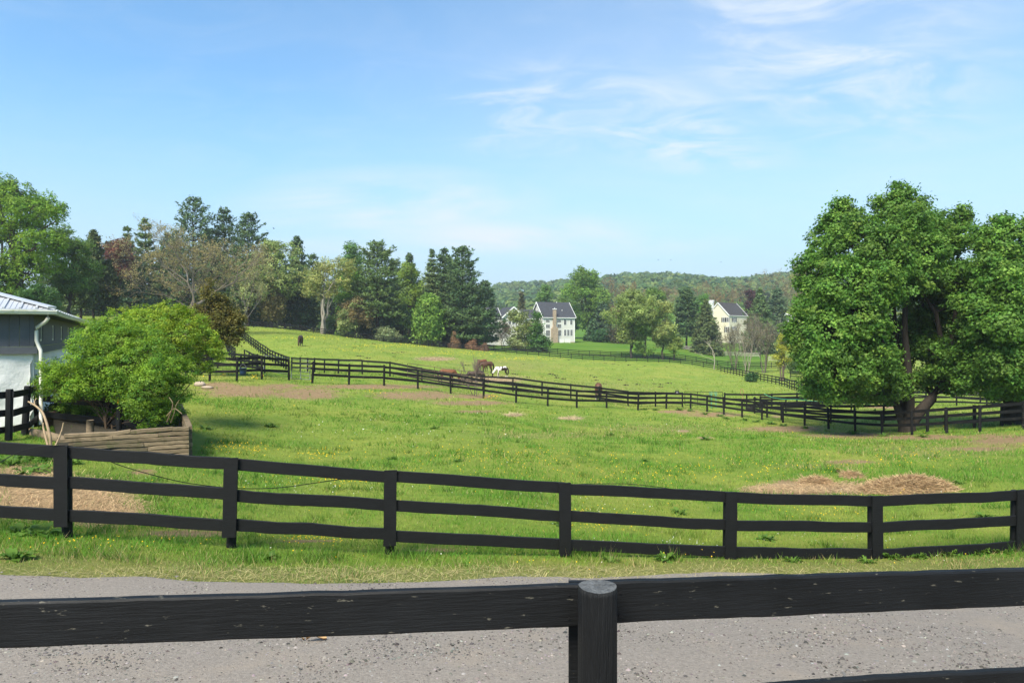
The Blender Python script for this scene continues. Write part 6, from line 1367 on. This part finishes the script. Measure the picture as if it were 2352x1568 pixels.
strands('scattered_straw', 2600, [(1000,824,50,5,0.3),(1120,870,95,9,0.5),(1180,953,24,3,0.08),(1310,961,32,4,0.1)], 'hay spread on the grass under the feeding horses', 413, ln=(0.3,0.8), col=(0.46,0.36,0.20))
strands('dry_clippings', 3000, [(1176,1322,1250,18,1.0)], 'dry grass clippings along the edge of the drive', 414, ln=(0.05,0.22), col=(0.36,0.31,0.14))
# hay pile
def pile(u, v, d, w, h, dep, label, seed, n=5200):
    r = rg(seed); b = g3(u, d); root = empty('hay_pile', b); tag(root, label, 'hay pile')
    k = 40; g = np.linspace(-1, 1, k); GX_, GY_ = np.meshgrid(g, g)
    def prof(a, c): 
        q = np.clip(1-(a**2+c**2),0,1)**0.7; return q*h*(0.65+0.7*fbm((a+3)*2.2,(c+5)*2.2,seed))
    def gh(a, c): return H(b[0]+a*w/2, b[1]+c*dep/2)-b[2]
    Z = prof(GX_, GY_); V = np.stack([GX_*w/2, GY_*dep/2, Z+gh(GX_,GY_)-0.03*(Z < 0.01)], -1).reshape(-1,3)
    i = (np.arange(k-1)[:,None]*k+np.arange(k-1)[None]).ravel(); mobj('heap', npmesh('heap', V, [np.stack([i,i+1,i+k+1,i+k],-1)], np.broadcast_to(np.array([0.29,0.200,0.110]),(k*k,3)), smooth=True), STRAW, root)
    a, c = r.normal(0,0.45,n), r.normal(0,0.45,n); ok = a**2+c**2 < 1.2; a, c = a[ok], c[ok]; m = len(a)
    p = np.stack([a*w/2, c*dep/2, prof(a,c)+gh(a,c)+r.uniform(0,0.03,m)],-1); an = r.uniform(0,6.28,m); t = np.stack([np.cos(an),np.sin(an),r.normal(-0.1,0.35,m)],-1)*r.uniform(0.12,0.42,(m,1)); s_ = np.cross(t, r.normal(size=(m,3))); s_ /= np.linalg.norm(s_,axis=1)[:,None]; s_ *= 0.0032
    V = np.stack([p-t/2-s_,p-t/2+s_,p+t/2+s_,p+t/2-s_],1).reshape(-1,3); o = mobj('strands', npmesh('strands', V, [np.arange(4*m).reshape(m,4)], np.repeat(jitcol((0.40,0.275,0.150),m,r,0.3,0.06),4,0)), STRAW, root); o['kind'] = 'stuff'
xx, dd_ = ray(2085, 1128); pile(2085, 1128, dd_, 2.2, 0.25, 1.2, 'tangled heap of brown hay behind the right half of the roadside fence', 421, 12000)
xx, dd_ = ray(1880, 1112); pile(1875, 1112, dd_, 0.9, 0.13, 0.6, 'small low ridge of hay left of the big heap', 422, 1200)
xx, dd_ = ray(3405/1.7415, 1096); pile(3405/1.7415, 1096, dd_, 0.65, 0.10, 0.4, 'smallest tuft of hay behind the heap', 423, 600)

# flowers
def flowers(name, spots, n, col, size, label, seed, hgt=(0.05,0.16), sprinkle=0.3):
    r = rg(seed); P_ = []
    for (u, v, ru, rv, wgt) in spots:
        k = int(n*wgt*(1-sprinkle)); P_.append(np.stack([u+ru*r.normal(0,0.5,k), v+rv*r.normal(0,0.5,k)],-1))
    P_ = np.concatenate(P_); ds = np.exp(np.linspace(math.log(6.0), math.log(170), 500))
    X = (P_[:,0:1]-U0)/F*ds[None]; Z = CAM-(P_[:,1:2]-V0)/F*ds[None]; k = np.argmax(Z < H(X, np.broadcast_to(ds, X.shape)), 1); d = ds[k]*(1+r.uniform(-0.006,0.006,len(k))); x = (P_[:,0]-U0)/F*d
    ns = int(n*sprinkle); d2 = np.exp(r.uniform(math.log(8.5),math.log(46),ns)); x2 = r.uniform(-0.85,0.85,ns)*d2
    cl = fbm(x2*0.5,d2*0.5,91) > 0.52; x, d = np.concatenate([x, x2[cl]]), np.concatenate([d, d2[cl]])
    gd, gs, _, _ = masks(x, d, H(x,d)); ok = (d > road_edge(x)+0.3) & (gd < 0.7) & (gs < 0.6) & ~in_bed(x, d); x, d = x[ok], d[ok]; m = len(x)
    z = H(x, d)+r.uniform(*hgt, m); s = np.maximum(size, 0.42*d/683.0)*r.uniform(0.7,1.2,m)
    a = np.arange(6)*np.pi/3; nx_, ny_ = r.normal(0,0.35,m), r.normal(-0.35,0.3,m)
    ring = np.stack([np.cos(a)[None]*s[:,None], np.sin(a)[None]*s[:,None], -(np.cos(a)[None]*nx_[:,None]+np.sin(a)[None]*ny_[:,None])*s[:,None]], -1)
    c = np.stack([x,d,z],-1)[:,None]; V = np.concatenate([c-np.array([0,0,0.004]), c+ring], 1); f = np.array([(0,i+1,(i+1)%6+1) for i in range(6)])
    Fq = (f[None]+np.arange(m)[:,None,None]*7).reshape(-1,3)
    C = np.repeat(jitcol(col, m, r, 0.10, 0.04),7,0)
    return tag(mobj(name, npmesh(name, V.reshape(-1,3), [Fq], C), FLOWER), label, 'flowers', kind='stuff')
flowers('buttercups', [(520,1030,70,16,0.045),(580,1038,50,12,0.035),(740,1052,70,14,0.04),(790,1110,60,16,0.05),(1390,1210,120,30,0.10),(1330,1195,40,14,0.05),(720,1248,80,10,0.06),(1500,1100,300,25,0.08),(1700,1080,300,25,0.08),(2100,1060,200,25,0.05),(1100,1050,300,25,0.06),(1900,1190,150,25,0.04),(530,860,30,6,0.03),(590,868,25,4,0.015),(1120,915,50,8,0.03),(900,905,80,10,0.02),(2190,980,40,6,0.01),(700,1110,200,20,0.03),(260,1260,260,20,0.02),(1000,1100,250,40,0.04),(1300,1060,300,25,0.04)], 2900, (0.80,0.50,0.012), 0.0075, 'yellow buttercups dotted over the near paddock', 431)
flowers('far_buttercups', [(700,776,120,5,0.2),(900,795,120,5,0.25),(1060,812,100,5,0.2),(1200,825,100,5,0.2),(800,806,80,6,0.1)], 1100, (0.45,0.40,0.03), 0.014, 'yellow haze of buttercups along the far pasture fence', 432, sprinkle=0.0)
flowers('clover_heads', [(1500,1265,200,12,0.25),(700,1130,250,30,0.2),(1250,1180,300,40,0.2),(1900,1250,250,20,0.1),(900,1000,300,30,0.2)], 420, (0.60,0.60,0.50), 0.008, 'white clover heads and dandelion clocks in the grass', 433)

# broad leaved weeds
DOCKC = [(0.095,0.185,0.026),(0.115,0.205,0.030)]
def dock_mesh(seed, n=14, L=0.28, w=0.10):
    r = rg(seed); VV, FF, CC, o = [], [], [], 0
    for i in range(n):
        a = i*2.4+r.uniform(-0.3,0.3); el = r.uniform(0.25,1.1); l = L*r.uniform(0.6,1.1); k = 6; t = np.linspace(0,1,k)
        rad = t*l*math.cos(el)+0.02; zz_ = t*l*math.sin(el)-(t**2)*l*0.42; ww = w*r.uniform(0.7,1.2)*np.sin(np.pi*np.clip(t*0.92+0.06,0,1))**0.8/2
        c = np.stack([rad*math.cos(a),rad*math.sin(a),zz_],-1); s = np.array([-math.sin(a),math.cos(a),0])
        wav = np.array([0,0,1.0])*(0.02*np.sin(t*14+r.uniform(0,6)))[:,None]
        V = np.concatenate([c+s*ww[:,None]+np.array([0,0,0.25])*ww[:,None]+wav, c, c-s*ww[:,None]+np.array([0,0,0.25])*ww[:,None]-wav]); VV.append(V)
        for b in (0, k):
            for j in range(k-1): FF.append((o+b+j,o+b+j+1,o+b+k+j+1,o+b+k+j))
        o += 3*k; CC.append(np.broadcast_to(jitcol(DOCKC[i%2],1,r,0.15,0.08),(3*k,3)))
    return npmesh('leaves', np.concatenate(VV), [np.array(FF)], np.concatenate(CC), smooth=True)
DM = [dock_mesh(500+i) for i in range(5)]; DM += [dock_mesh(510+i, 22, 0.22, 0.035) for i in range(3)]
for m_ in DM: m_.materials.append(LEAF)
def weed(u, v, s, label, group=None, k=None, d=None):
    x, y = ray(u, v) if d is None else XY(u, d)
    o = bpy.data.objects.new('dock_weed', DM[R.randrange(5) if k is None else k]); COL.objects.link(o); o.location = (x, y, float(H(x, y))); o.scale = (s,s,s*R.uniform(0.8,1.1)); o.rotation_euler = (0,0,R.uniform(0,6.28)); tag(o, label, 'weed', group)
for u, v, s in [(1480,947,2.0),(1505,948,2.2),(1560,948,2.4),(1585,950,2.0),(1620,958,2.2),(1655,962,2.4),(1668,968,2.0),(1710,972,2.2),(1738,975,2.0),(1770,980,2.2),(1800,984,2.0),(1850,990,2.0),(1960,1003,2.2),(2030,1008,2.2),(2120,1010,2.0)]:
    weed(u, v-6, s*0.75, 'leafy dock weed at the foot of the curving paddock fence', 'dock weeds along the curving paddock fence')
for u, v, s in [(1130,1118,1.5),(1480,1060,1.2),(1740,1210,1.4),(1560,1180,1.6),(1290,1205,1.5),(1930,1085,1.6),(2200,1110,1.4),(900,1055,1.4),(1050,1060,1.2),(700,1160,1.4),(470,985,2.0),(620,980,2.0),(1000,985,1.8),(1400,1000,2.0),(1620,1010,2.0),(1760,1240,1.3),(2260,1190,1.5),(640,1150,1.3),(1180,1240,1.2)]:
    weed(u, v, s*0.6, 'low leafy weed clump scattered in the near paddock grass', 'weed clumps in the near paddock')
for u, v, s, l in [(95,1228,1.18,'large dock plant beside the first roadside post at left'),(50,1222,0.99,'broad leaved dock left of the first roadside post'),(35,1285,1.0,'low dark weed on the verge at far left'),(620,1283,0.68,'bright broad leaved weed on the verge, left of the third post'),(1400,1290,0.74,'clover and dock clump on the verge under the fence middle'),(1530,1288,0.81,'dark leafy clump on the verge before the fifth post'),
                   (60,1088,1.4,'leafy weed behind the top rail at far left'),(95,1082,1.3,'second leafy weed behind the top rail at left'),(20,1070,1.5,'weed clump at the left edge of the view'),(30,1060,1.3,'weed by the stub posts at the left edge')]:
    weed(u, v, s, l)
# burdock leaves at the planter
for u, v, d, s, l in [(150,1022,15.4,1.6,'big burdock plant at the left end of the timber wall'),(118,1030,15.2,1.5,'burdock plant below the cut branches'),(85,1035,15.2,1.5,'burdock plant in front of the yard fence'),(55,1038,15.3,1.2,'leafy weed by the yard fence post'),(165,1040,15.0,1.1,'small leafy weed in front of the timber wall')]: weed(u, v, s, l, None, None, d)
for u, v, s in [(2050,1283,1.0),(2110,1281,1.0),(2180,1277,1.1),(2250,1272,1.1),(2300,1270,1.0),(1820,1290,0.8),(1990,1292,0.8)]:
    weed(u, v, s, 'long grass tuft under the right end of the roadside fence', 'grass tufts under the roadside fence', 5+R.randrange(3))

# dung
DUNG = mat('dung', (0.05,0.036,0.025), rough=1.0, noise=(20,0.4))
dm = MB(); r = rg(600)
for i in range(9):
    c = (r.normal(0,0.16), r.normal(0,0.12), 0.03+abs(r.normal(0,0.03))); s = r.uniform(0.05,0.09)
    V = [(c[0]+s*x, c[1]+s*y, c[2]+s*z*0.8) for x,y,z in ((1,0,0),(0,1,0),(-1,0,0),(0,-1,0),(0,0,1),(0,0,-1),(0.7,0.7,0.3),(-0.7,0.7,0.3),(-0.7,-0.7,0.3),(0.7,-0.7,0.3))]
    dm.add(V, [(0,6,4),(6,1,4),(1,7,4),(7,2,4),(2,8,4),(8,3,4),(3,9,4),(9,0,4),(0,5,6),(6,5,1),(1,5,7),(7,5,2),(2,5,8),(8,5,3),(3,5,9),(9,5,0)])
dme = dm.mesh('dung_pile'); dme.materials.append(DUNG)
for X, Y in [(320,458),(915,508),(1050,522),(1130,538),(1310,542),(1450,605),(95,712),(125,752),(230,768),(680,712),(775,792),(1155,787),(1265,875),(1455,862),(1730,852),(1840,862),(1970,842),(900,848),(750,745),(1070,1138),(1570,555),(1930,572),(1830,900),(20,690)]:
    u, v = zr(2200,1330,S4,X,Y); x, y = ray(u, v); o = bpy.data.objects.new('dung_pile', dme); COL.objects.link(o); o.location = (x, y, float(H(x,y))); sc_ = R.uniform(0.7,1.25); o.scale = (sc_*1.3,sc_,sc_); o.rotation_euler = (0,0,R.uniform(-0.4,0.4)); tag(o, 'small dark dung pile in the grazed pasture', 'dung', 'dung piles in the far pasture')
for X, Y in [(605,545),(280,500),(1550,525),(1385,690),(1420,695),(2000,692),(2080,712),(1620,742)]:
    u, v = zr(1720,1330,S4,X,Y); x, y = ray(u, v); o = bpy.data.objects.new('dung_pile', dme); COL.objects.link(o); o.location = (x, y, float(H(x,y))); sc_ = R.uniform(0.7,1.25); o.scale = (sc_*1.3,sc_,sc_); tag(o, 'small dark dung pile in the grazed pasture', 'dung', 'dung piles in the far pasture')
for X, Y in [(1380,552),(1450,540),(1530,537),(1385,608),(950,428),(1050,395),(730,458),(960,632),(800,602),(850,602),(1475,406)]:
    u, v = zr(1240,1280,S4,X,Y); x, y = ray(u, v); o = bpy.data.objects.new('dung_pile', dme); COL.objects.link(o); o.location = (x, y, float(H(x,y))); sc_ = R.uniform(0.7,1.2); o.scale = (sc_*1.3,sc_,sc_); tag(o, 'small dark dung pile in the grazed pasture', 'dung', 'dung piles in the far pasture')
# rocks by the paddock fence and leaves on the drive
ROCK = mat('rock', (0.36,0.29,0.22), rough=0.9, noise=(6,0.3))
def rock(u, v, s, label, sq=(1,0.7,0.5), m=ROCK, seed=0):
    x, y = ray(u, v); r = rg(700+seed); th, ph = np.meshgrid(np.linspace(0,np.pi,6), np.linspace(0,2*np.pi,9)[:-1]); th, ph = th.ravel(), ph.ravel()
    Vv = np.stack([np.sin(th)*np.cos(ph)*sq[0],np.sin(th)*np.sin(ph)*sq[1],np.cos(th)*sq[2]],-1)*s*r.uniform(0.8,1.15,(len(th),1))
    Fq = [(j*6+i, ((j+1)%8)*6+i, ((j+1)%8)*6+i+1, j*6+i+1) for j in range(8) for i in range(5)]
    o = mobj('rock', npmesh('rock', Vv, [np.array(Fq)], smooth=True), m); o.location = (x, y, float(H(x,y))+s*sq[2]*0.5); tag(o, label, 'rock')
rock(458, 886, 0.30, 'tan rock beside the shrub near the paddock fence', seed=1); rock(475, 892, 0.32, 'long pale rock right of the tan one', (1,0.5,0.28), seed=2)
def dry_leaf(u, v, s, label, seed):
    x, y = ray(u, v); r = rg(seed); k = 7; V = []
    for j in (-1,0,1):
        for i in range(k): t = i/(k-1); V.append(((t-0.5)*s*2, j*s*0.45*math.sin(math.pi*min(1,t*0.9+0.06)), 0.02+0.018*abs(j)+0.02*math.sin(t*5)+r.normal(0,0.003)))
    Fq = [(j*k+i, j*k+i+1, (j+1)*k+i+1, (j+1)*k+i) for j in range(2) for i in range(k-1)]
    o = mobj('dry_leaf', npmesh('dry_leaf', np.array(V), [np.array(Fq)], smooth=True), mat('dead_leaf',(0.40,0.25,0.12),rough=0.8,noise=(20,0.2))); o.location = (x, y, float(H(x,y))+0.022); o.rotation_euler = (0,0,r.uniform(-0.4,0.4)); tag(o, label, 'leaf')
dry_leaf(727, 1478, 0.075, 'curled tan dead leaf on the gravel left of the round post', 3); dry_leaf(690, 1478, 0.03, 'small tan leaf fragment beside the curled leaf', 4)
# birds
def bird(u, v, d, label):
    root = empty('bird', P(u, v, d)); tag(root, label, 'bird'); m = mat('bird', (0.012,0.012,0.014), rough=0.7)
    V, Fc = tube_np([(np.array([(-0.2,0,0),(-0.08,0,0.0),(0.08,0,0.01),(0.2,0,0.02)]), np.array([0.01,0.06,0.06,0.015]))], 6); MB().add(V, [tuple(f) for f in Fc]).build('body', m, root)
    for s in (-1, 1): MB().add([(0.08,0.03*s,0.02),(-0.08,0.03*s,0.02),(-0.10,0.35*s,0.14),(0.02,0.36*s,0.14),(-0.14,0.62*s,0.06)], [(0,1,2,3),(3,2,4)]).build('wing', m, root)
bird(629, 525, 140, 'dark bird flying above the pale blossoming tree'); bird(1512, 597, 230, 'left of two tiny birds above the hill'); bird(1541, 597, 230, 'right of two tiny birds above the hill'); bird(1656, 602, 230, 'tiny bird above the cream house')

# ------------------------------------------------------------------ air
hm = bpy.data.materials.new('haze'); hm.use_nodes = True; t = hm.node_tree; t.nodes.clear()
out = N(t, 'ShaderNodeOutputMaterial'); pv = N(t, 'ShaderNodeVolumePrincipled'); pv.inputs['Color'].default_value = (0.86,0.93,1.0,1); pv.inputs['Density'].default_value = HAZE if 'HAZE' in globals() else 0.00030; pv.inputs['Anisotropy'].default_value = 0.2
t.links.new(pv.outputs[0], out.inputs['Volume'])
zmin, zmax = float(GZ.min())-1.0, max(float(GZ.max())+25, 60)
hb = MB(); hb.span((float(GX[0])-5, float(GY[0])-5, zmin), (float(GX[-1])+5, float(GY[-1])+5, zmax)); ho = hb.build('haze', hm); tag(ho, 'thin pale haze in the air over the whole valley', 'haze', kind='stuff')
